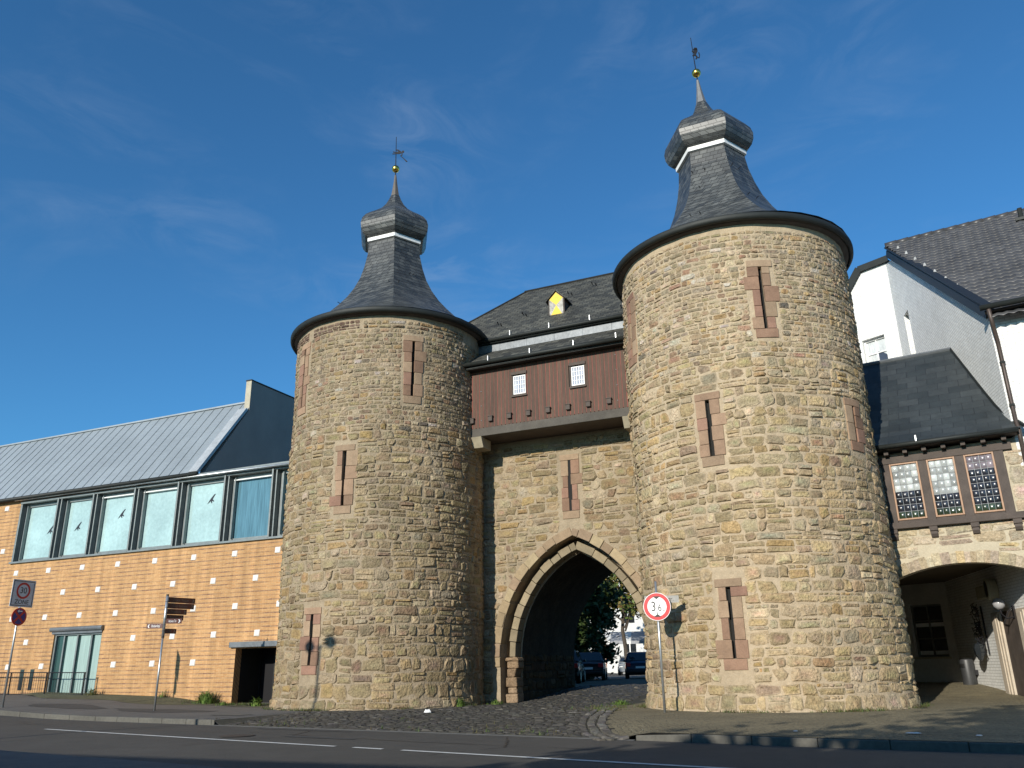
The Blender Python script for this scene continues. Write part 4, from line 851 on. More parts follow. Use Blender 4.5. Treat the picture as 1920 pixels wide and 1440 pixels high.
# ================================================================== HALF-TIMBERED BAY OVER THE PASSAGE
def bay():
    global MORT
    MORT = (.44, .36, .24)
    r = random.Random(21)
    T = thing('passage_bay', 'slate roofed bay with three leaded windows over the low arched passage on the right', 'building', P @ TR(1.4, 0, 0)); F = P
    a0, a1, zs, zc = -.38, 3.32, 3.03, 3.46; cx = (a0+a1)/2; half = (a1-a0)/2; sag = zc-zs; Rr = (half**2+sag**2)/(2*sag); zo = zc-Rr
    arch = lambda x, o=0: zo+math.sqrt(max((Rr+o)**2-(x-cx)**2, 0))
    mb = MB(); n = 24; ztop = 6.55
    xs = [a0+(a1-a0)*i/n for i in range(n+1)]
    for a, b in zip(xs, xs[1:]):
        za, zb = arch(a), arch(b); mb.quad((a, 0, za), (b, 0, zb), (b, 0, ztop), (a, 0, ztop)); mb.quad((a, 0, za), (a, .4, za), (b, .4, zb), (b, 0, zb)); mb.quad((a, .4, za), (a, .4, ztop), (b, .4, ztop), (b, .4, zb))
    mb.quad((-1.2, 0, -.3), (a0, 0, -.3), (a0, 0, ztop), (-1.2, 0, ztop)); mb.quad((a1, 0, -.3), (a1+.05, 0, -.3), (a1+.05, 0, ztop), (a1, 0, ztop)); mb.quad((a0, 0, -.3), (a0, .55, -.3), (a0, .55, zs), (a0, 0, zs))
    wall = mb.build('wall', mat('pale_mortar', (.46, .40, .29), .95, var=((2, .1, (1, 1, 1)), (20, .1, (1, 1, 1))), bump=(20, .5, .02)), T, F)
    ms = MB(); mp = lambda u, v, d: (u, -d, v+.05*noise.noise(Vector((u*.9, v, 8)))); palb = [((.42, .35, .235), 4), ((.38, .31, .20), 3), ((.46, .39, .27), 3), ((.35, .28, .19), 2), ((.44, .35, .19), 1)]
    masonry(ms, mp, a0-.4, a1+.02, 3.0, 4.44, lambda v: .34, lambda v: .62, lambda v: .022, lambda v: .016, lambda v, q: pick(palb, q), lambda a, b: ([(cx-math.sqrt(max(0, (Rr+.30)**2-(a-zo)**2)), cx+math.sqrt(max(0, (Rr+.30)**2-(a-zo)**2)))] if a < zc+.28 else []), .2, r, .2, .1)
    masonry(ms, mp, -.55, -.0, 4.62, 6.25, lambda v: .30, lambda v: .5, lambda v: .03, lambda v: .016, lambda v, q: pick(palb, q), lambda a, b: [], .1, r, 0, 0)
    masonry(ms, mp, 2.96, a1+.04, 4.62, 6.25, lambda v: .38, lambda v: .5, lambda v: .02, lambda v: .016, lambda v, q: pick(palb, q), lambda a, b: [], .1, r, 0, 0)
    masonry(ms, mp, a0-.5, a0-.02, .0, 3.0, lambda v: .3, lambda v: .4, lambda v: .03, lambda v: .016, lambda v, q: pick(palb, q), lambda a, b: [], .1, r, 0, 0)
    ms.build('stonework', m_stone, wall, F)
    vo = MB(); th = math.asin(half/Rr); k = -th
    while k < th-.01:
        d = min(r.uniform(.030, .055), th-k); c = pick(palb, r); ro = Rr+.28+r.uniform(-.03, .05)
        vo.prism([(cx+rr_*math.sin(t), zo+rr_*math.cos(t)) for rr_, t in ((Rr-.004, k+.0012), (ro, k+.0012), (ro, k+d-.0012), (Rr-.004, k+d-.0012))], -.022-r.uniform(0, .006), .2, lambda a_, b_, h: (a_, h, b_), c); k += d
    vo.build('arch_ring', m_stone, T, F, bevel=.008)
    tf = MB()
    tf.box(-.22, 3.14, -.16, .10, 4.45, 4.62); tf.box(-.40, 3.16, -.10, .10, 6.25, 6.44)
    for a, b in ((-.02, .17), (.90, 1.11), (1.80, 2.02), (2.72, 2.95)): tf.box(a, b, -.08, .10, 4.62, 6.25)
    tf.box(.17, .90, -.05, .1, 4.62, 4.68); tf.box(1.11, 1.80, -.05, .1, 4.62, 4.68); tf.box(2.02, 2.72, -.05, .1, 4.62, 4.68)
    tf.build('timber_frame', m_timber, T, F, bevel=.012)
    for x in (.02, 1.0, 1.98, 2.94):
        c = MB(); c.box(x-.10, x+.10, -.14, .0, 4.33, 4.45); c.prism([(-.10, 4.33), (-.12, 4.25), (-.07, 4.17), (0, 4.15), (0, 4.33)], x-.085, x+.085, lambda a_, b_, h: (h, a_, b_)); c.build('bracket', m_timber, T, F, bevel=.008)
    for i in range(8):
        x = -.30+i*.475; c = MB(); c.box(x-.055, x+.055, -.30, .1, 6.47, 6.58); c.build('rafter_end', m_timber, T, F)
    m_bl = mat('bullseye_glass', None, .30, var=None, spec=.8, coat=.5)
    for wi, (a, b) in enumerate(((.17, .90), (1.11, 1.80), (2.02, 2.72))):
        zb, zt = 4.68, 6.25; fr = MB(); k = .045; F = P @ Matrix.Translation((0, -.045, 0))
        for q in ((a, a+k, zb, zt), (b-k, b, zb, zt), (a+k, b-k, zb, zb+k), (a+k, b-k, zt-k, zt)): fr.box(q[0], q[1], -.03, .04, q[2], q[3])
        wo_ = fr.build('window', m_wood_lt, T, F, bevel=.005)
        pn = MB(); ld = MB(); nx_, nz_ = 4, 8; x0, x1, z0, z1 = a+k, b-k, zb+k, zt-k; dx, dz = (x1-x0)/nx_, (z1-z0)/nz_
        for j in range(nz_):
            for i in range(nx_):
                cxp, czp = x0+(i+.5)*dx, z0+(j+.5)*dz
                pale = j >= (5 if wi == 2 else 4 if wi == 0 else 3) and not (wi == 2 and j in (5,))
                q = r.uniform(.5, 1.35); col = (.46*q, .49*q, .48*q) if pale else (.016*q, .018*q, .026*q)
                if pale and wi == 2: col = (.20*q, .17*q, .19*q)
                if not pale and j == 0: col = (.03*q, .05*q, .025*q)
                tilt = r.uniform(-.004, .004); ap, aq = r.uniform(-.03, .03), r.uniform(-.03, .035); rx, rz = dx*.495, dz*.49; vs = []; m_ = 10; rings = ((1, .0), (.78, -.014), (.42, -.028))
                for s_, h in rings:
                    for t in range(m_):
                        an = 2*math.pi*t/m_; ex = abs(math.cos(an))**.3*math.copysign(1, math.cos(an)); ez = abs(math.sin(an))**.3*math.copysign(1, math.sin(an)); vs.append((cxp+rx*s_*ex+tilt+ap*(1-s_), h+.02, czp+rz*s_*ez+aq*(1-s_)))
                vs.append((cxp+tilt+ap, -.036+.02, czp+aq)); fs = [(o*m_+t, o*m_+(t+1) % m_, (o+1)*m_+(t+1) % m_, (o+1)*m_+t) for o in range(2) for t in range(m_)]+[(20+t, 20+(t+1) % m_, 30) for t in range(m_)]
                pn.add(vs, fs, col)
        pn.build('bullseye_panes', m_bl, wo_, F, True)
        for i in range(1, nx_): w_ = .007 if i == 2 else .004; ld.box(x0+i*dx-w_, x0+i*dx+w_, .004, .03, z0, z1)
        for j in range(1, nz_): ld.box(x0, x1, .003, .03, z0+j*dz-.005, z0+j*dz+.005)
        ld.build('glazing_bars', m_lead, wo_, F); bd = MB(); bd.box(x0, x1, .031, .038, z0, z1); bd.build('backing', m_glassdark, wo_, F)
    F = P
    # roof
    pf = [(-.42, 6.70), (-.1, 6.92), (.3, 7.22), (.75, 7.66), (1.3, 8.25), (2.1, 9.14), (3.13, 10.29)]; xl = lambda y: -.55 if y < 0 else -.55-2.2*smooth(y/.6); xr = lambda y: 3.30-.362*y+.12*smooth((.8-y)/1.1)
    rf = MB(); L = 0; rows = []
    for i, (y, z) in enumerate(pf):
        if i: L += math.hypot(y-pf[i-1][0], z-pf[i-1][1])
        rows.append((y, z, L))
    for (ya, za, la), (yb, zb_, lb) in zip(rows, rows[1:]):
        rf.quad((xl(ya), ya, za), (xr(ya), ya, za), (xr(yb), yb, zb_), (xl(yb), yb, zb_), uv=[(xl(ya), la), (xr(ya), la), (xr(yb), lb), (xl(yb), lb)])
    rf.quad((-3, 3.13, 10.29), (2.17, 3.13, 10.29), (1.0, 6.4, 6.9), (-3, 6.4, 6.9), uv=[(-3, 0), (2.2, 0), (1, 5), (-3, 5)]); ro = rf.build('roof', m_slate_smooth, T, F)
    vg = MB(); vg.tube([(xr(y)-.02, y, z+.03) for y, z in pf], .045, 6); vg.build('verge', m_gutter, ro, F); rd = MB(); rd.tube([(-3, 3.13, 10.31), (2.18, 3.13, 10.31)], .06, 6); rd.build('ridge', m_lead, ro, F)
    gu = MB(); gu.tube([(-.55, -.47, 6.67), (3.40, -.47, 6.66)], .065, 10); gu.build('gutter', m_gutter, T, F, True)
    hk = MB(); hk.box(.98, 1.01, -.52, -.40, 6.68, 6.86); hk.build('gutter_bracket', m_steel, T, F)
    sf = MB(); sf.box(-.6, 3.36, -.40, .3, 6.60, 6.63); sf.build('soffit', m_timber, T, F)
    # ceiling and closing wall of the passage
    ce = MB(); ce.box(-3.2, 3.1, .41, 8.6, 3.62, 3.8); ce.box(-3.2, 1.2, 6.0, 6.4, 3.8, 7.2); ce.build('ceiling', mat('brown_ceiling', (.12, .095, .07), .9), T, F)
    sw = MB(); sw.box(-3.3, -3.1, 1.2, 9.5, -.3, 7.0); sw.build('side_wall', m_mortar, T, F)
bay()
# things in the passage: lamp, sign box, flower bracket, bin
lm = thing('wall_lamp', 'globe wall lamp on a black bracket in the shaded passage', 'lamp', GW @ TR(-2.75, 0, 2.2))
mb = MB(); mb.box(-2.62, -2.50, -.05, 0, 2.1, 2.45); mb.tube([(-2.56, -.03, 2.15), (-2.58, -.22, 2.12), (-2.70, -.30, 2.25), (-2.75, -.30, 2.36)], .02, 6); mb.tube([(-2.56, -.03, 2.4), (-2.6, -.15, 2.3), (-2.62, -.3, 1.98)], .015, 6); mb.build('bracket', m_iron, lm, GW)
mb = MB(); mb.sphere((-2.75, -.30, 2.52), .16, 16, 10); mb.build('globe', mat('grey_glass_globe', (.35, .35, .36), .12, var=None, spec=.8, coat=.5), lm, GW, True)
sb = thing('sign_box', 'unlit projecting light box with an oval end high on the passage wall', 'sign', GW @ TR(-4.1, 0, 2.9))
mb = MB(); mb.box(-4.7, -3.75, -.24, -.04, 2.75, 3.12); mb.build('casing', mat('cream_plastic', (.40, .38, .28), .5), sb, GW, bevel=.03)
mb = MB(); mb.prism([(-3.55+.18*math.cos(t*math.pi/8), 2.98+.30*math.sin(t*math.pi/8)) for t in range(16)], -.30, -.02, lambda a, b, h: (a, h, b)); mb.build('oval_end', mat('cream_plastic', (.40, .38, .28), .5), sb, GW, bevel=.02)
mb = MB(); mb.prism([(-3.55+.12*math.cos(t*math.pi/8), 2.98+.23*math.sin(t*math.pi/8)) for t in range(16)], -.31, -.30, lambda a, b, h: (a, h, b)); mb.build('dark_face', m_black, sb, GW)
lf = thing('hanging_lantern', 'dark wrought iron hanging lantern with foliage scrolls beside the bin', 'lantern', GW @ TR(-5.2, -.25, 1.25)); mb = MB()
for k in range(80):
    a = U(0, 6.28); z = U(1.2, 2.55); q = U(.05, .24); mb.tube([(-5.2, -.12, z), (-5.2+q*math.cos(a), -.14-abs(q*math.sin(a)), z+U(-.1, .15)), (-5.2+q*1.1*math.cos(a+.6), -.14-abs(q*math.sin(a+.6)), z+U(-.05, .2))], .012, 5)
mb.tube([(-5.2, -.03, 1.2), (-5.2, -.03, 2.6)], .025, 6); mb.build('iron_scrolls', m_iron, lf, GW)
mb = MB(); mb.lathe([(.0, 1.02), (.06, 1.05), (.13, 1.2), (.16, 1.38), (.12, 1.5), (.0, 1.56)], 6, (-5.2, -.3)); mb.build('lamp_glass', m_glassdark, lf, GW)
bn = thing('litter_bin', 'grey cylindrical litter bin standing against the passage wall', 'bin', GW @ TR(-6.75, -.28, .25))
mb = MB(); mb.lathe([(.0, .27), (.19, .27), (.20, .32), (.20, 1.04), (.19, 1.08), (0, 1.10)], 20, (-6.75, -.28)); mb.build('body', mat('bin_grey', (.05, .052, .055), .45, .3), bn, GW, True)
mb = MB(); mb.lathe([(.203, .82), (.207, .83), (.207, .93), (.203, .94)], 20, (-6.75, -.28), a0=-2.4, a1=-.6); mb.build('opening', m_black, bn, GW)
mb = MB(); mb.box(-6.82, -6.68, -.10, 0, .6, .75); mb.build('bracket', m_iron, bn, GW)

# ================================================================== GROUND
def gsheet(xs, yf, zf, name, m, dz=0.0, keep=None, kind='structure', uvscale=1):
    mb = MB(); cols = []
    for X in xs: cols.append([(X, Y, zf(X, Y)+dz) for Y in yf(X)])
    nv = len(cols[0]); vs = [p for c in cols for p in c]; fs = []
    for i in range(len(xs)-1):
        for j in range(nv-1):
            if keep is None or keep((cols[i][j][0]+cols[i+1][j][0])/2, (cols[i][j][1]+cols[i+1][j+1][1])/2): fs.append((i*nv+j, (i+1)*nv+j, (i+1)*nv+j+1, i*nv+j+1))
    mb.add(vs, fs); o = mb.build(name, m, None, G, True); tag(o, kind=kind); return o
def seq(a, b, st): n = max(1, round((b-a)/st)); return [a+(b-a)*i/n for i in range(n+1)]
TS = [0, .12, .3, .6, 1, 1.5, 2, 2.6, 3.2, 4, 5, 6, 7, 8, 9, 10, 11, 12, 13, 14, 15, 16, 17, 18, 19, 20, 22, 26, 32, 40, 55, 80, 110]
PX = seq(-60, -26, 3)+seq(-25, -1, 1)+seq(-.5, 0, .25)+[.05, .12, .2, .3]+seq(.8, 10.6, .7)+seq(10.9, 12, .15)+seq(13, 32, 1)+seq(36, 60, 6)
gsheet(PX, lambda X: [kerb_y(X)+.0+t for t in TS], gz, 'pavement', m_pave)
gp_ = MB(); gp_.quad((-900, -900, -.9), (900, -900, -.9), (900, 900, -.9), (-900, 900, -.9)); tag(gp_.build('ground', mat('ground_earth', (.08, .075, .05), .95), None, G), kind='structure')
gsheet(PX, lambda X: [kerb_y(X)-6.9+6.9*i/10 for i in range(11)], lambda X, Y: road_z(X)+.04*math.sin(math.pi*min(1, max(0, (kerb_y(X)-Y)/6.9))), 'road', m_asphalt, 0)
gsheet(PX, lambda X: [kerb_y(X)-60, kerb_y(X)-30, kerb_y(X)-12, kerb_y(X)-6.9], lambda X, Y: rise(X)+.02, 'opposite_pavement', m_pave)
def lane_x(Y): return interp(Y, (-9.8, -9.4, -8.5, -7.2, -5.4, -3, -.6, 3, 20), (11.45, 11.1, 10.55, 10.0, 9.45, 8.85, 8.35, 8.15, 8.15))
LX = seq(0.1, 11.6, .25)
in_l = lambda X, Y: X < lane_x(Y)+.05 and not (math.hypot(X, Y) < 3.2) and Y < 22
gsheet(LX, lambda X: [kerb_y(X)+.01+.3*i for i in range(105)], gz, 'cobbled_lane', m_joint, .006, in_l)
in_r = lambda X, Y: X > lane_x(Y)-.05 and Y < 14 and X < 30
m_cob = mat('small_cobbles', (.165, .14, .083), .92, var=((.5, .22, (1, 1, 1)), (3, .18, (1, 1, 1)), (14, .22, (1, 1, 1)), (60, .2, (1, 1, 1))))
def cob_bump():
    t = m_cob.node_tree; b = t.nodes['Principled BSDF']; tcn = _n(t, 'ShaderNodeTexCoord'); v = _n(t, 'ShaderNodeTexVoronoi', feature='DISTANCE_TO_EDGE'); v.inputs['Scale'].default_value = 8.5; v.inputs['Randomness'].default_value = .6
    t.links.new(tcn.outputs['Object'], v.inputs['Vector']); r = _n(t, 'ShaderNodeMapRange'); r.inputs[1].default_value = 0; r.inputs[2].default_value = .16; t.links.new(v.outputs['Distance'], r.inputs[0])
    bumpn(t, b, 0, .8, .03, height=r.outputs[0])
cob_bump()
gsheet(seq(8.0, 30, .3), lambda X: [kerb_y(X)+.02+.3*i for i in range(85)], gz, 'cobbled_pavement', m_cob, .012, in_r)
# mossy verge at the foot of walls and tower
m_moss = mat('mossy_soil', (.085, .085, .045), .95, var=((1.5, .3, (1, 1, 1)), (9, .35, (1, 1, 1)), (50, .3, (1, 1, 1))), bump=(25, .8, .03))
gsheet(seq(-16, -3.3, .4), lambda X: [-1.5-.35*math.sin(X*1.3)-.3*math.sin(X*.47)+.3*i for i in range(8)], lambda X, Y: gz(X, Y)+.10*smooth((Y+1.6)/1.6)*smooth((-X-7)/2), 'verge', m_moss, .006)
# cobble setts as real stones
ms = MB(); r = random.Random(31)
def mpl(u, v, d): return (u, v, gz(u, v)+.006+d)
def lane_block(a, b):
    y = (a+b)/2; xl = .12 if y < -.0 else 4.15
    o = [(-5, xl), (min(lane_x(y) - .45 if y > -9.2 else lane_x(y), lane_x(y)-.42), 40)]
    if abs(y) < 3.6: o.append((-5, math.sqrt(max(0, 3.62**2-y*y))))
    yk = max(KY[5:8])
    return o
def masonry_lane():
    v = -9.6
    while v < 9.5:
        h = r.uniform(.13, .19)
        for s, e in subtract(.12, 11.6, lane_block(v, v+h)):
            u = s+r.uniform(0, .1)
            while u < e-.08:
                w_ = min(r.uniform(.14, .30), e-u)
                if v > kerb_y(u+w_/2)+.02 and v+h > kerb_y(u)+.1:
                    k = r.uniform(.65, 1.35); c = pick([((.048, .045, .036), 5), ((.062, .057, .045), 2), ((.040, .038, .034), 3), ((.11, .10, .085), .25)], r)
                    stone(ms, mpl, u+.010, u+w_-.010, v+.010, v+h-.010, .013*r.uniform(.5, 1.3), c, .10, r=r, mort=(.045, .042, .03))
                u += w_
        v += h
masonry_lane()
tag(ms.build('lane_setts', m_sett, None, G), kind='structure')
# curved border rows
ms = MB(); ys = [-9.5+.01*i for i in range(1290)]
pts = [(lane_x(y), y) for y in ys]; acc = [0]
for i in range(1, len(pts)): acc.append(acc[-1]+math.hypot(pts[i][0]-pts[i-1][0], pts[i][1]-pts[i-1][1]))
def border(u, v, d):
    u = max(0, min(u, acc[-1]-.02)); lo = 0; hi = len(acc)-1
    while hi-lo > 1:
        m_ = (lo+hi)//2
        if acc[m_] <= u: lo = m_
        else: hi = m_
    f = (u-acc[lo])/(acc[hi]-acc[lo]); x = pts[lo][0]+(pts[hi][0]-pts[lo][0])*f; y = pts[lo][1]+(pts[hi][1]-pts[lo][1])*f
    a, b = pts[max(0, lo-25)], pts[min(len(pts)-1, hi+25)]; tx, ty = b[0]-a[0], b[1]-a[1]; l = math.hypot(tx, ty); nx, ny = -ty/l, tx/l
    X, Y = x+nx*v, y+ny*v; return (X, Y, gz(X, Y)+.012+d)
for v0, v1 in ((-.02, .17), (.19, .38), (.40, .56)):
    u = 0
    while u < 9.5:
        w_ = r.uniform(.24, .42); c = pick([((.15, .14, .115), 4), ((.115, .105, .09), 3), ((.19, .175, .15), 1.5)], r); stone(ms, border, u+.015, u+w_-.015, v0+.01, v1-.01, .018, tuple(x*.72 for x in c), .08, r=r, mort=(.09, .085, .06)); u += w_
tag(ms.build('border_setts', m_sett, None, G), kind='structure')
# kerbs
kb = MB()
def kerb(x0, x1):
    x = x0
    while x < x1-.01:
        e = min(x+1.0, x1); a, b = x+.004, e-.004; q = []
        for X in (a, b):
            for dy, z in ((0, road_z(X)-.1), (0, gz(X, kerb_y(X)+.02)+.004), (.14, gz(X, kerb_y(X)+.16)+.008), (.14, road_z(X)-.1)): q.append((X, kerb_y(X)+dy-.01, z))
        kb.add(q, [(0, 4, 5, 1), (1, 5, 6, 2), (2, 6, 7, 3), (0, 1, 2, 3), (7, 6, 5, 4)]); x = e
kerb(-40, .06); kerb(11.3, 40); kb.box(.02, .09, -7.5, -6.9, -.2, .005)
tag(kb.build('kerb', m_kerb, None, G, bevel=.015), kind='structure')
ed = MB(); xs = seq(.1, 11.3, .4)
for a, b in zip(xs, xs[1:]): ed.quad((a, kerb_y(a)-.16, road_z(a)+.006), (b, kerb_y(b)-.16, road_z(b)+.006), (b, kerb_y(b)+.0, road_z(b)+.012), (a, kerb_y(a)+.0, road_z(a)+.012))
tag(ed.build('road_edge', mat('edge_concrete', (.15, .145, .13), .9, var=((6, .2, (1, 1, 1)),)), None, G), kind='structure')
# painted line: long, short, long
def rz_(X, Y): return road_z(X)+.04*math.sin(math.pi*min(1, max(0, (kerb_y(X)-Y)/6.9)))
ln = MB(); ly = lambda X: -9.89-(X+2.68)*.2295+.0012*(X-2)**2-.03
for a, b in ((-2.75, 7.0), (7.42, 8.06), (8.46, 19.0)):
    xs = seq(a, b, .5)
    for p, q in zip(xs, xs[1:]): ln.quad((p, ly(p)-.055, rz_(p, ly(p))+.007), (q, ly(q)-.055, rz_(q, ly(q))+.007), (q, ly(q)+.055, rz_(q, ly(q))+.007), (p, ly(p)+.055, rz_(p, ly(p))+.007))
tag(ln.build('road_marking', m_lane, None, G), kind='structure')
# darker patches and a pale slab in the pavement
def patch(name, m, cx, cy, ax, ay, n=18, dz=.007, sq=False):
    mb = MB(); vs = [(cx, cy, gz(cx, cy)+dz)]
    if sq: ring = [(cx-ax, cy-ay), (cx+ax, cy-ay), (cx+ax, cy+ay), (cx-ax, cy+ay)]
    else: ring = [(cx+ax*math.cos(6.2832*i/n)*(1+.12*math.sin(i*2.3)), cy+ay*math.sin(6.2832*i/n)*(1+.12*math.sin(i*1.7))) for i in range(n)]
    vs += [(x, y, gz(x, y)+dz) for x, y in ring]; n = len(ring)
    mb.add(vs, [(0, 1+i, 1+(i+1) % n) for i in range(n)]); tag(mb.build(name, m, None, G), kind='structure')
m_dp = mat('dark_asphalt', (.05, .048, .045), .9, bump=(80, .5, .01))
def road_patch(name, m, pts, dz=.006):
    mb = MB(); mb.add([(x, y, rz_(x, y)+dz) for x, y in pts], [tuple(range(len(pts)))]); tag(mb.build(name, m, None, G), kind='structure')
road_patch('asphalt_patch', mat('repair_asphalt', (.052, .05, .047), .9, bump=(90, .5, .01)), [(2.2, -8.25), (5.0, -8.75), (5.05, -8.95), (2.25, -8.5)])
road_patch('asphalt_patch', mat('repair_asphalt', (.052, .05, .047), .9, bump=(90, .5, .01)), [(4.6, -10.2), (6.4, -10.6), (6.45, -10.85), (4.65, -10.5)])
def crack(pts):
    mb = MB(); r = random.Random(len(pts)); w_ = .012
    for (x0, y0), (x1, y1) in zip(pts, pts[1:]):
        n = 8; prev = None
        for i in range(n+1):
            x = x0+(x1-x0)*i/n+r.uniform(-.04, .04); y = y0+(y1-y0)*i/n+r.uniform(-.04, .04); q = w_*r.uniform(.4, 1.4)
            if prev: mb.quad((prev[0]-prev[2], prev[1]-prev[2], rz_(prev[0], prev[1])+.005), (prev[0]+prev[2], prev[1]+prev[2], rz_(prev[0], prev[1])+.005), (x+q, y+q, rz_(x, y)+.005), (x-q, y-q, rz_(x, y)+.005))
            prev = (x, y, q)
    tag(mb.build('road_crack', mat('tar_seam', (.022, .022, .022), .5), None, G), kind='structure')
crack([(-6, -8.2), (-2, -9.2), (3, -9.6), (7.5, -10.9), (12, -11.7)]); crack([(3.8, -8.4), (4.6, -10.2), (4.1, -12.6)]); crack([(8.8, -9.3), (9.8, -11.5), (9.2, -13)])
dc = MB(); cxy = (3.6, -10.6); dc.add([(cxy[0]+.33*math.cos(i*.3142), cxy[1]+.33*math.sin(i*.3142), rz_(*cxy)+.012) for i in range(20)], [tuple(range(20))]); tag(dc.build('manhole_cover', mat('cast_iron_cover', (.04, .038, .036), .6, .4), None, G), 'round cast iron manhole cover in the road', 'manhole cover')
patch('asphalt_patch', m_dp, -9.0, -4.4, 1.5, .75); patch('asphalt_patch', m_dp, -5.2, -4.0, 1.9, .7); patch('concrete_slab', m_kerb, -1.2, -5.5, .55, .28, sq=True, dz=.010)

# ================================================================== SIGNS
def pole(mb, x, y, z0, z1, r_=.035): mb.tube([(x, y, z0), (x, y, z1)], r_, 12)
def disc(mb, F, r0, r1, y, n=40, col=(1, 1, 1)):
    """ring between r0 and r1 in local xz plane"""
    if r0 <= 0: mb.add([F @ Vector((r1*math.cos(6.2832*i/n), y, r1*math.sin(6.2832*i/n))) for i in range(n)], [tuple(range(n))], col)
    else:
        vs = [F @ Vector((q*math.cos(6.2832*i/n), y, q*math.sin(6.2832*i/n))) for q in (r0, r1) for i in range(n)]; mb.add(vs, [(i, (i+1) % n, n+(i+1) % n, n+i) for i in range(n)], col)
def plate(mb, F, r_, th=.012, n=40): mb.prism([(r_*math.cos(6.2832*i/n), r_*math.sin(6.2832*i/n)) for i in range(n)], 0, th, lambda a, b, h: F @ Vector((a, h, b)))
# 3.6 m height limit in front of the right tower
sx, sy = 10.30, -3.61
hs = thing('height_limit_sign', 'round red and white 3,6 m height limit sign on a grey pole', 'road sign', G @ TR(sx, sy, 0)); F = G @ TR(sx, sy, 2.44, rad(9))
mb = MB(); pole(mb, sx, sy, -.02, 3.05, .032); mb.build('pole', m_steel, hs, G, True)
mb = MB(); Fp = F @ Matrix.Translation((0, -.065, 0)); plate(mb, Fp, .335); disc(mb, Fp, .31, .335, -.001); so_ = mb.build('sign_plate', m_signwhite, hs)
mb = MB(); disc(mb, Fp, .235, .322, -.004); mb.build('red_ring', m_red, so_)
mb = MB(); disc(mb, Fp, 0, .236, -.003); mb.build('white_field', m_signwhite, so_)
mb = MB(); t3 = lambda pts: mb.add([Fp @ Vector((x, -.006, z)) for x, z in pts], [tuple(range(len(pts)))])
t3([(-.09, .245), (.09, .245), (.0, .175)]); t3([(-.09, -.245), (0, -.175), (.09, -.245)])
text_mb(mb, '3', .33, Fp @ TR(-.085, 0, -.005), depth=.006, sx=.8); text_mb(mb, ',', .20, Fp @ TR(-.005, 0, -.10), depth=.006); text_mb(mb, '6', .24, Fp @ TR(.065, 0, -.035), depth=.006, sx=.8); text_mb(mb, 'm', .09, Fp @ TR(.16, 0, -.095), depth=.006, sx=.8)
mb.build('lettering', m_black, so_)
mb = MB(); mb.box(sx-.06, sx+.06, sy-.05, sy+.05, 2.55, 2.60); mb.box(sx-.06, sx+.06, sy-.05, sy+.05, 2.28, 2.33); mb.build('clamp', m_steel, hs, G)
mb = MB(); Fs = G @ TR(sx+.10, sy+.09, 2.62, rad(18)); mb.prism([(-.42, -.085), (.42, -.085), (.42, .085), (-.42, .085)], 0, .012, lambda a, b, h: Fs @ Vector((a, h, b))); np_ = mb.build('street_name_plate', mat('dull_white_plate', (.34, .33, .30), .6), hs)
mb = MB(); text_mb(mb, 'Gr. Rurstr.', .13, Fs, depth=.003); mb.build('lettering', m_black, np_)
# 30 zone with no-stopping disc
zx, zy, zg = -9.8, -6.0, .22
zs_ = thing('zone_sign', 'square grey 30 zone sign above a dark red no stopping disc', 'road sign', G @ TR(zx, zy, zg)); F = frame(*(G @ Vector((zx, zy, 3.60))), .33, .944)
mb = MB(); pole(mb, zx, zy, zg-.05, 4.02, .032); mb.build('pole', m_steel, zs_, G, True)
mb = MB(); k = .42; Fp = F @ Matrix.Translation((0, -.05, 0)); mb.prism([(-k, -k), (k, -k), (k, k), (-k, k)], 0, .012, lambda a, b, h: Fp @ Vector((a, h, b))); zp_ = mb.build('zone_plate', mat('grey_white_plate', (.62, .64, .66), .5), zs_)
mb = MB()
for a, b, c, d in ((-.385, .385, -.385, -.365), (-.385, .385, .365, .385), (-.385, -.365, -.365, .365), (.365, .385, -.365, .365)): mb.add([Fp @ Vector((x, -.002, z)) for x, z in ((a, c), (b, c), (b, d), (a, d))], [(0, 1, 2, 3)])
text_mb(mb, '30', .27, Fp @ TR(0, 0, .085), depth=.005, sx=.95); text_mb(mb, 'ZONE', .19, Fp @ TR(0, 0, -.27), depth=.005); mb.build('lettering', m_black, zp_)
mb = MB(); disc(mb, Fp, .19, .255, -.003, col=(1, 1, 1)); ring = mb.build('red_ring', m_red, zp_)
for v in ring.data.vertices: pass
ring.location = ring.location  # centred ring sits slightly above the middle of the plate
_off = (WM[zs_.name].inverted() @ Fp).to_3x3() @ Vector((0, 0, .085)); ring.location = _off
mb = MB(); Fn = F @ Matrix.Translation((0, -.05, -.72)); plate(mb, Fn, .275); np2 = mb.build('no_stopping_disc', m_red, zs_)
mb = MB()
for k in range(4):
    a0 = math.pi/4+math.pi/2*k; pts = [(.035*1.41*math.cos(a0+math.pi/4), .035*1.41*math.sin(a0+math.pi/4))]+[(.225*math.cos(t), .225*math.sin(t)) for t in [a0+math.radians(10)+math.radians(70)*i/8 for i in range(9)]]
    mb.add([Fn @ Vector((x, -.003, z)) for x, z in pts], [tuple(range(len(pts)))])
mb.build('blue_field', m_blue, np2)
mb = MB(); mb.add([Fn @ Vector((x, -.006, z)) for x, z in ((-.09, .17), (-.03, .22), (-.03, .185), (.09, .185), (.09, .155), (-.03, .155), (-.03, .12))], [tuple(range(7))]); mb.build('arrow', m_signwhite, np2)
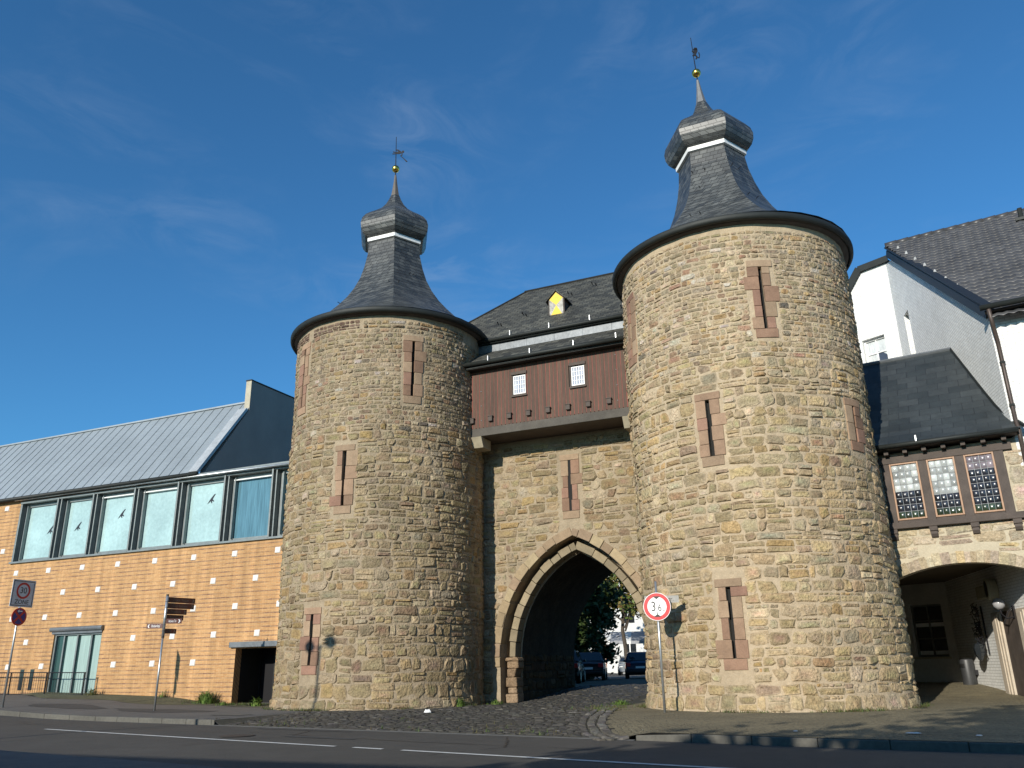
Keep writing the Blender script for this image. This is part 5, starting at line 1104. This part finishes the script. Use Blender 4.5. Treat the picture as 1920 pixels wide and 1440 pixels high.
# finger post with brown blades
px_, py_, pg = -5.49, -4.11, 0
sp_ = thing('signpost', 'galvanised finger post carrying seven brown direction blades on the pavement', 'signpost', G @ TR(px_, py_, pg))
mb = MB(); pole(mb, px_, py_, -.02, 2.15, .032); pole(mb, px_, py_, 2.15, 3.44, .045); mb.build('pole', m_steel, sp_, G, True)
mb = MB(); pole(mb, px_, py_, 3.44, 3.49, .042); mb.build('pole_cap', m_black, sp_, G)
mb = MB()
for z in (2.18, 2.36, 2.54, 2.72, 2.90, 3.08, 3.26): mb.tube([(px_, py_, z), (px_, py_, z+.012)], .049, 12)
mb.build('collar', m_iron, sp_, G)
def blade(z, L, h, ang, txt, left=False, faded=False):
    Fb = frame(*(G @ Vector((px_, py_, z))), math.cos(ang), math.sin(ang)); s = -1 if left else 1
    mb = MB(); mb.prism([(s*.05, -h/2), (s*L, -h/2), (s*L, h/2), (s*.05, h/2)][::s], -.012, .012, lambda a, b, hh: Fb @ Vector((a, hh, b))); o = mb.build('blade', m_brown, sp_)
    mb = MB(); c = s*(L-.08); q = .052
    mb.add([Fb @ Vector((x, -.015, zz)) for x, zz in ((c-s*q*.5, q), (c+s*q*.1, q), (c+s*q*.8, 0), (c+s*q*.1, -q), (c-s*q*.5, -q), (c+s*q*.2, 0))], [(0, 1, 2, 5), (5, 2, 3, 4)])
    text_mb(mb, txt, .115, Fb @ TR(s*(.05+(L-.14)/2), 0, .0), depth=.015, sx=min(.9, (L-.22)/(.062*len(txt)+1e-6)*.9)); mb.build('lettering', m_signwhite if not faded else mat('faded_lettering', (.16, .12, .09), .7, var=None), o)
blade(3.32, .98, .165, rad(52), 'Zitadelle / Museum', faded=True); blade(3.14, .96, .165, rad(52), 'Altes Rathaus', faded=True); blade(2.96, .72, .165, rad(52), 'Propsteikirche', faded=True); blade(2.78, .64, .165, rad(54), 'Stadtgarten', faded=True)
blade(2.66, .52, .15, rad(8), 'Aachener Tor'); blade(2.52, .60, .15, rad(-10), 'Brückenkopf', left=True); blade(2.36, .42, .15, rad(50), 'Schlossplatz', faded=True)

# street lamp across the road (its shadow reaches the left tower)
lp = thing('street_lamp', 'tall grey street lamp with two small heads on the near pavement', 'street lamp', TR(-13.4, 13.3, -.02))
mb = MB(); mb.tube([(-13.4, 13.3, -.1), (-13.4, 13.3, 1.2), (-13.4, 13.3, 7.1)], [.09, .065, .045], 10); mb.build('pole', m_steel, lp)
for s in (-1, 1):
    mb = MB(); mb.sphere((-13.4+s*.42, 13.3, 7.12), .19, 10, 8, sz=.9); hd_ = mb.build('lamp_head', m_framegrey, lp); mb = MB(); mb.tube([(-13.4, 13.3, 7.0), (-13.4+s*.42, 13.3, 7.15)], .025, 6); mb.build('arm', m_steel, hd_)

# ================================================================== PLANTS, LITTER
def tuft(X, Y, n, h, spread, label, group, cols=((.09, .16, .03), (.13, .19, .045), (.07, .12, .025)), leafy=False):
    T = thing('weed', label, 'weed', G @ TR(X, Y, gz(X, Y)), group); r = random.Random(int(X*100)+n); mb = MB(); z0 = gz(X, Y)
    for i in range(n):
        a = r.uniform(0, 6.28); d = spread*abs(r.gauss(0, .36)); bx, by = X+d*math.cos(a), Y+d*math.sin(a)*.6; hh = h*r.uniform(.35, 1.1)*max(.25, 1-d/spread); l = hh*r.uniform(.3, .9); wd = r.uniform(.006, .013) if not leafy else r.uniform(.02, .045)
        tx, ty = math.cos(a), math.sin(a); c = r.choice(cols); k = r.uniform(.8, 1.25); c = tuple(v*k for v in c); px, py = -ty*wd, tx*wd
        p0 = Vector((bx, by, z0)); p1 = Vector((bx+tx*l*.4, by+ty*l*.4, z0+hh*.75)); p2 = Vector((bx+tx*l, by+ty*l, z0+hh*r.uniform(.7, 1)))
        o = Vector((px, py, 0)); mb.add([p0-o*.7, p0+o*.7, p1+o, p1-o, p2], [(0, 1, 2, 3), (3, 2, 4)], c)
    mb.build('blades', m_leaf, T, G)
tuft(-7.05, -.35, 420, .55, .75, 'big grass tuft against the brick wall left of the dark doorway', 'weeds along the walls')
tuft(-5.9, -.75, 110, .16, .8, 'low grass strip in front of the dark doorway', 'weeds along the walls')
tuft(-4.45, -.75, 110, .34, .35, 'bright green leafy weed between the dark doorway and the left tower', 'weeds along the walls', leafy=True)
tuft(-9.3, -.2, 60, .5, .3, 'thin tall weed on the wall behind the signpost', 'weeds along the walls')
tuft(-12.7, -.4, 160, .45, .5, 'dry green weed at the right end of the railing', 'weeds along the walls', ((.10, .12, .04), (.14, .13, .05)))
tuft(3.35, -.9, 160, .32, .4, 'weed at the right foot of the left tower', 'weeds along the walls')
tuft(3.9, .5, 140, .2, .6, 'low grass patch before the left jamb of the arch', 'weeds along the walls')
tuft(8.0, .3, 160, .2, .7, 'low grass beside the border stones at the right tower', 'weeds along the walls')
def scatter():
    r = random.Random(77); mb = MB(); n = 0
    spots = []
    for i in range(700): th = r.uniform(-1.5, 1.5); q = TRR+.12+abs(r.gauss(0, .10)); spots.append((q*math.sin(th), -q*math.cos(th)))
    for i in range(700): th = r.uniform(-1.9, 1.7); q = TRR+.12+abs(r.gauss(0, .10)); spots.append((DT+q*math.sin(th), -q*math.cos(th)))
    for i in range(900): spots.append((r.uniform(-16, -3.6), -.03-abs(r.gauss(0, .35))))
    for i in range(260): spots.append((lane_x(-1)+r.gauss(-.1, .35), r.uniform(-3.5, 1.0)))
    for i in range(200): x = r.uniform(0, 11); spots.append((x, kerb_y(x)+abs(r.gauss(.1, .8))))
    for X, Y in spots:
        if math.sin(X*2.1+Y*1.3)+math.sin(X*.73-Y)+r.gauss(0, .5) < .35: continue
        z = gz(X, Y)+.01; c = r.choice(((.07, .11, .03), (.09, .12, .035), (.11, .10, .04), (.10, .08, .04)))
        for k in range(5):
            a = r.uniform(0, 6.28); h = r.uniform(.02, .10); l = r.uniform(.02, .07); p = Vector((X+r.gauss(0, .03), Y+r.gauss(0, .03), z)); o = Vector((-math.sin(a), math.cos(a), 0))*.008; e = p+Vector((math.cos(a)*l, math.sin(a)*l, h))
            mb.add([p-o, p+o, e], [(0, 1, 2)], c)
    tag(mb.build('low_weeds', m_leaf, None, G), kind='stuff')
scatter()
for X, Y, sx_, sy_, lab in ((4.26, -4.37, .16, .10, 'crumpled white bag lying on the setts below the left tower'), (15.63, -9.2, .17, .07, 'flat white paper lying in shade on the cobbles near the kerb'), (13.88, -9.1, .06, .05, 'tiny white paper scrap on the sunlit cobbles near the kerb'), (16.5, -9.5, .07, .06, 'tiny white paper scrap in shade at the right edge near the kerb')):
    mb = MB(); r = random.Random(int(X*10)); z = gz(X, Y)+.03; n = 9; hgt = .08 if lab.startswith('crum') else .012
    ring = [(X+sx_*.75*math.cos(6.28*i/n)*r.uniform(.7, 1.1), Y+sy_*math.sin(6.28*i/n)*r.uniform(.7, 1.1)) for i in range(n)]
    vs = [(x, y, z) for x, y in ring]+[(X+(x-X)*.6, Y+(y-Y)*.6, z+hgt*r.uniform(.5, 1)) for x, y in ring]+[(X, Y, z+hgt*.8)]
    mb.add(vs, [(i, (i+1) % n, n+(i+1) % n, n+i) for i in range(n)]+[(n+i, n+(i+1) % n, 2*n) for i in range(n)]); o = mb.build('litter', m_signwhite, None, G); tag(o, lab, 'litter', 'litter on the ground')

# ================================================================== TREES
def tree(name, label, wx, wy, wz, h, cr, seed, n, cols, trunk=.16, crown_z=None, leaf=.16, group='trees'):
    r = random.Random(seed); T = thing(name, label, 'tree', TR(wx, wy, wz), group); th = h*.42
    mb = MB(); pts = [(wx+r.uniform(-.1, .1)*i, wy+r.uniform(-.1, .1)*i, wz-.1+h*.8*i/5) for i in range(6)]; mb.tube(pts, [trunk*(1-.16*i) for i in range(6)], 8)
    cz = crown_z or wz+h*.62; tips = []
    for i in range(11):
        a = i*2.4+r.uniform(-.3, .3); z0 = wz+h*r.uniform(.3, .6); e = Vector((wx+cr*.75*math.cos(a)*r.uniform(.6, 1), wy+cr*.75*math.sin(a)*r.uniform(.6, 1), z0+h*r.uniform(.1, .32))); m_ = Vector((wx, wy, z0)).lerp(e, .5)+Vector((0, 0, .2))
        mb.tube([(wx, wy, z0), m_, e], [trunk*.4, trunk*.25, .02], 5); tips.append(e)
    mb.build('trunk', m_bark, T)
    lb = MB(); cl = [(e, cr*r.uniform(.28, .5)) for e in tips]
    for i in range(26):
        v = Vector((r.gauss(0, 1), r.gauss(0, 1), r.gauss(0, 1))).normalized()*r.uniform(.45, 1); cl.append((Vector((wx+v.x*cr, wy+v.y*cr, cz+v.z*(wz+h-cz))), cr*r.uniform(.2, .42)))
    for i in range(n):
        c, q = r.choice(cl); v = Vector((r.gauss(0, 1), r.gauss(0, 1), r.gauss(0, .8))); p = c+v*q*.55
        a = Vector((r.gauss(0, 1), r.gauss(0, 1), r.gauss(0, .6))).normalized(); b = a.cross(Vector((r.gauss(0, 1), r.gauss(0, 1), r.gauss(0, 1)))).normalized(); s = leaf*r.uniform(.6, 1.3); col = r.choice(cols); k = r.uniform(.7, 1.3)
        lb.add([p-a*s, p+b*s*.55, p+a*s, p-b*s*.55], [(0, 1, 2, 3)], tuple(x*k for x in col))
    lb.build('crown', m_leaf, T); return T
GRN = ((.035, .06, .015), (.05, .075, .02), (.03, .05, .015)); AUT = ((.10, .14, .03), (.14, .14, .035), (.17, .11, .03), (.09, .10, .025), (.22, .16, .05), (.08, .12, .025))
tree('street_tree', 'dark dense tree left in the street beyond the archway', 3.9, 50.0, .34, 6.9, 2.1, 5, 9000, GRN, .2, 3.7, leaf=.17, group='trees beyond the archway')
tree('street_tree', 'tall autumn tinted tree in the middle beyond the archway', 8.3, 65.5, .34, 10.5, 3.0, 6, 4800, AUT, .2, 7.6, leaf=.19, group='trees beyond the archway')
tree('street_tree', 'autumn tree half hidden by the right side of the archway', 12.3, 66.0, .34, 9.5, 2.7, 8, 5000, AUT, .2, 7.0, leaf=.19, group='trees beyond the archway')
tree('roadside_tree', 'smaller leafy tree on the viewer side, left of the two broad ones', *(G @ Vector((12.2, -29.0, 0)))[:2], 0, 7.7, 3.5, 14, 9000, GRN, .22, 4.6, leaf=.24, group='trees across the road')
# trees and a flat roofed block behind the viewer: they throw the shade on the road
tree('roadside_tree', 'broad leafy tree on the viewer side of the road', *(G @ Vector((17.6, -29.6, 0)))[:2], 0, 11.9, 4.9, 12, 17000, GRN, .28, 7.2, leaf=.26, group='trees across the road')
tree('roadside_tree', 'second broad leafy tree on the viewer side, further right', *(G @ Vector((25.5, -30.5, 0)))[:2], 0, 11.9, 4.9, 13, 14000, GRN, .28, 7.2, leaf=.26, group='trees across the road')
bk = thing('flat_roofed_block', 'low flat roofed block with a chimney on the viewer side of the road', 'building', G @ TR(4, -36, 0))
mb = MB(); mb.box(-14, 22, -42, -31, -.3, 5.95); mb.box(-14.2, 22.2, -42.2, -30.8, 5.95, 6.15); mb.build('wall', m_concrete, bk, G)
mb = MB(); mb.prism([(5.0, 6.15), (6.5, 6.15), (5.9, 6.55), (5.2, 6.35)], -36, -35, lambda a, b, h: (a, h, b)); mb.box(8.8, 10.4, -34, -33, 6.15, 6.75); mb.build('roof_box', m_concrete, bk, G)
for i in range(6): mb = MB(); mb.box(-11+i*5.2, -8.6+i*5.2, -31, -30.98, 1, 3.6); mb.build('window', m_glassdark, bk, G)

# ================================================================== STREET BEYOND THE ARCHWAY
def car(name, label, F, col, L=4.35, W=1.74, Hh=1.44, estate=True, group='cars parked beyond the archway'):
    T = thing(name, label, 'car', F, group); hw = W/2; body = MB()
    st = [(-L/2, .55, .82), (-L/2+.06, .38, .93), (-L/2+.5, .22, .96), (-L/2+1.2, .18, .95), (0, .18, .93), (L/2-1.1, .18, .90), (L/2-.4, .22, .76), (L/2-.06, .34, .66), (L/2, .45, .58)]
    def sec(y, zb, zt, k): return [(-hw*.86*k, y, zb), (-hw*.98*k, y, zb+.14), (-hw*k, y, zb+.34), (-hw*.97*k, y, zt-.10), (-hw*.86*k, y, zt), (0, y, zt+.03), (hw*.86*k, y, zt), (hw*.97*k, y, zt-.10), (hw*k, y, zb+.34), (hw*.98*k, y, zb+.14), (hw*.86*k, y, zb)]
    ks = [.90, .95, .99, 1, 1, 1, .98, .93, .86]; vs = []; fs = []
    for (y, zb, zt), k in zip(st, ks): vs += sec(y, min(zb, zt-.3) if zt-zb < .4 else zb, zt, k)
    for i in range(len(st)-1):
        for j in range(11): fs.append((i*11+j, i*11+(j+1) % 11, (i+1)*11+(j+1) % 11, (i+1)*11+j))
    fs += [tuple(range(11)), tuple((len(st)-1)*11+j for j in range(10, -1, -1))]; body.add(vs, fs)
    yr = -L/2+.12 if estate else -L/2+.7; cab = [(yr, .93, 1.0, .9), (yr+.32, Hh-.03, .78, .9), (yr+.9, Hh, .80, .92), (.25, Hh-.01, .80, .92), (1.05, .95, .98, .9)]
    def csec(y, z, k): return [(-hw*.93, y if z < 1 else y, .90), (-hw*k, y, z-.05), (-hw*k*.86, y, z), (hw*k*.86, y, z), (hw*k, y, z-.05), (hw*.93, y, .90)]
    vs = []; 
    for y, z, k, _ in cab: vs += csec(y, max(z, .96), k)
    fs = [(i*6+j, i*6+j+1, (i+1)*6+j+1, (i+1)*6+j) for i in range(4) for j in range(5)]+[(0, 1, 2, 3, 4, 5), (24, 29, 28, 27, 26, 25)]; body.add(vs, fs)
    pm = mat('car_paint', col, .28, .3, var=None, coat=.8); body.build('body', pm, T, F, True, bevel=.02)
    gl = MB()
    for s in (-1, 1):
        x1, x2 = s*hw*.945, s*hw*.815
        for ya, yb, yc, yd in ((yr+.42, -.55, -.60, yr+.62), (-.45, .38, .22, -.48)) if estate else ((yr+.3, -.45, -.5, yr+.6), (-.35, .5, .25, -.38)):
            gl.quad((x1, ya, .98), (x1, yb if yb > .3 else yb, .98), (x2, yc, Hh-.09), (x2, yd, Hh-.09))
    gl.quad((-hw*.80, yr-.012, .99), (hw*.80, yr-.012, .99), (hw*.68, yr+.28, Hh-.09), (-hw*.68, yr+.28, Hh-.09)); gl.quad((-hw*.82, 1.07, 1.0), (hw*.82, 1.07, 1.0), (hw*.7, .33, Hh-.06), (-hw*.7, .33, Hh-.06))
    gl.build('windows', m_glassdark, T, F)
    for y in (-L/2+.78, L/2-.82):
        for s in (-1, 1):
            t = MB(); fn = lambda a, b, h: (h, y+a, .31+b); n = 20; t.prism([(.31*math.cos(6.2832*i/n), .31*math.sin(6.2832*i/n)) for i in range(n)], s*(hw-.20), s*(hw+.005), fn); wo_ = t.build('wheel', m_rubber, T, F); t = MB(); t.prism([(.2*math.cos(6.2832*i/n), .2*math.sin(6.2832*i/n)) for i in range(n)], s*(hw+.0), s*(hw+.012), fn); t.build('rim', m_steel, wo_, F)
    for s in (-1, 1):
        t = MB(); t.box(s*hw*.62 if s > 0 else -hw*.94, hw*.94 if s > 0 else -hw*.62, -L/2-.015, -L/2+.12, .66, .86); t.build('tail_light', m_red, T, F, bevel=.02)
        t = MB(); t.box(s*hw*.5 if s > 0 else -hw*.84, hw*.84 if s > 0 else -hw*.5, L/2-.14, L/2-.01, .52, .66); t.build('headlight', m_signwhite, T, F, bevel=.02)
        t = MB(); t.box(s*hw*1.0 if s > 0 else -hw*1.14, hw*1.14 if s > 0 else -hw*1.0, .62, .76, .92, 1.04); t.build('mirror', pm, T, F, bevel=.02)
    t = MB(); t.box(-.26, .26, -L/2-.03, -L/2+.02, .56, .67); t.build('number_plate', m_signwhite, T, F)
    t = MB(); t.box(-hw*.93, hw*.93, -L/2-.05, -L/2+.1, .32, .48); t.build('bumper', m_black, T, F, bevel=.03)
    return T
car('parked_car', 'black estate car parked on the left just past the archway', TR(2.15, 40.6, .34, rad(-8)), (.012, .012, .015), 4.5, 1.8, 1.46)
car('parked_car', 'dark car parked second in the row on the left beyond the archway', TR(3.95, 47.2, .34, rad(-8)), (.03, .03, .035), 4.2, 1.72, 1.44, group='cars parked beyond the archway')
car('moving_car', 'dark blue estate car seen from behind in the street beyond the archway', TR(7.3, 51.6, .34, rad(-8)), (.02, .05, .10), 4.5, 1.76, 1.46)
car('far_car', 'small silver car far off under the striped awning', TR(8.8, 68, .34, rad(170)), (.30, .32, .34), 4.2, 1.7, 1.42)
# white house at the end of the street, awning, orange brick pier, green board
wh = thing('street_house', 'tall white house with narrow windows at the end of the street', 'house', TR(10, 76, .3)); Fw = frame(10, 76, .3, .985, -.17)
mb = MB(); hs_ = [(-5.2+i*2.3, -4.1+i*2.3, z, z+1.7) for i in range(6) for z in (1.1, 4.3, 7.4)]; planar(mb, [-7, 9], [0, 10.5], hs_, 0, .15); mb.quad((-7, 0, 0), (-7, 9, 0), (-7, 9, 10.5), (-7, 0, 10.5)); mb.build('wall', m_whitebrick, wh, Fw)
for h in hs_: mb = MB(); mb.box(h[0], h[1], .12, .16, h[2], h[3]); g = mb.build('window', m_glassdark, wh, Fw); mb = MB(); x = (h[0]+h[1])/2; mb.box(x-.05, x+.05, .06, .11, h[2], h[3]); mb.build('frame', m_white, g, Fw)
mb = MB(); mb.add([(-7.4, -.5, 10.4), (9.4, -.5, 10.4), (9.4, 4.5, 14.5), (-7.4, 4.5, 14.5), (-7.4, 9.5, 10.4), (9.4, 9.5, 10.4)], [(0, 1, 2, 3), (3, 2, 5, 4), (0, 3, 4), (1, 5, 2)]); mb.build('roof', m_tile, wh, Fw)
aw = thing('awning', 'grey and white striped awning in the sun before the white house', 'awning', TR(9.5, 70, .34)); Fa = frame(9.6, 71.0, .34, .985, -.17); mb = MB()
for i in range(12):
    x = -2.3+i*.55; k = (.75, .75, .72) if i % 3 == 0 else (.30, .31, .33); mb.quad((x, 0, 3.35), (x+.55, 0, 3.35), (x+.55, -2.6, 2.55), (x, -2.6, 2.55), k); mb.quad((x, -2.6, 2.55), (x+.55, -2.6, 2.55), (x+.55, -2.62, 2.32), (x, -2.62, 2.32), k)
mb.build('canopy', mat('awning_cloth', None, .8), aw, Fa)
for x in (-2.2, .9, 4.2): mb = MB(); mb.tube([(x, -2.5, 0), (x, -2.5, 2.5)], .05, 8); mb.build('post', m_white, aw, Fa)
pi = thing('brick_pier', 'orange brick wall end left of the awning', 'wall', TR(7.0, 69.5, .34)); mb = MB(); mb.box(6.45, 7.15, 69.2, 70.4, .2, 3.0); mb.build('wall', mat('orange_pier_brick', (.40, .13, .05), .9), pi); mb = MB(); mb.box(6.38, 7.22, 69.13, 70.47, 3.0, 3.1); mb.build('coping', m_concrete, pi)
gb = thing('green_board', 'dull green board fence in shade behind the black car', 'fence', TR(1.5, 53, .34)); mb = MB(); mb.box(-3, 4.2, 53, 53.08, .34, 2.9); mb.build('panel', mat('green_panel', (.05, .16, .12), .7), gb)
for x in (-3, -.6, 1.8, 4.2): mb = MB(); mb.box(x-.05, x+.05, 52.94, 53.0, .3, 3.0); mb.build('post', m_steel, gb)
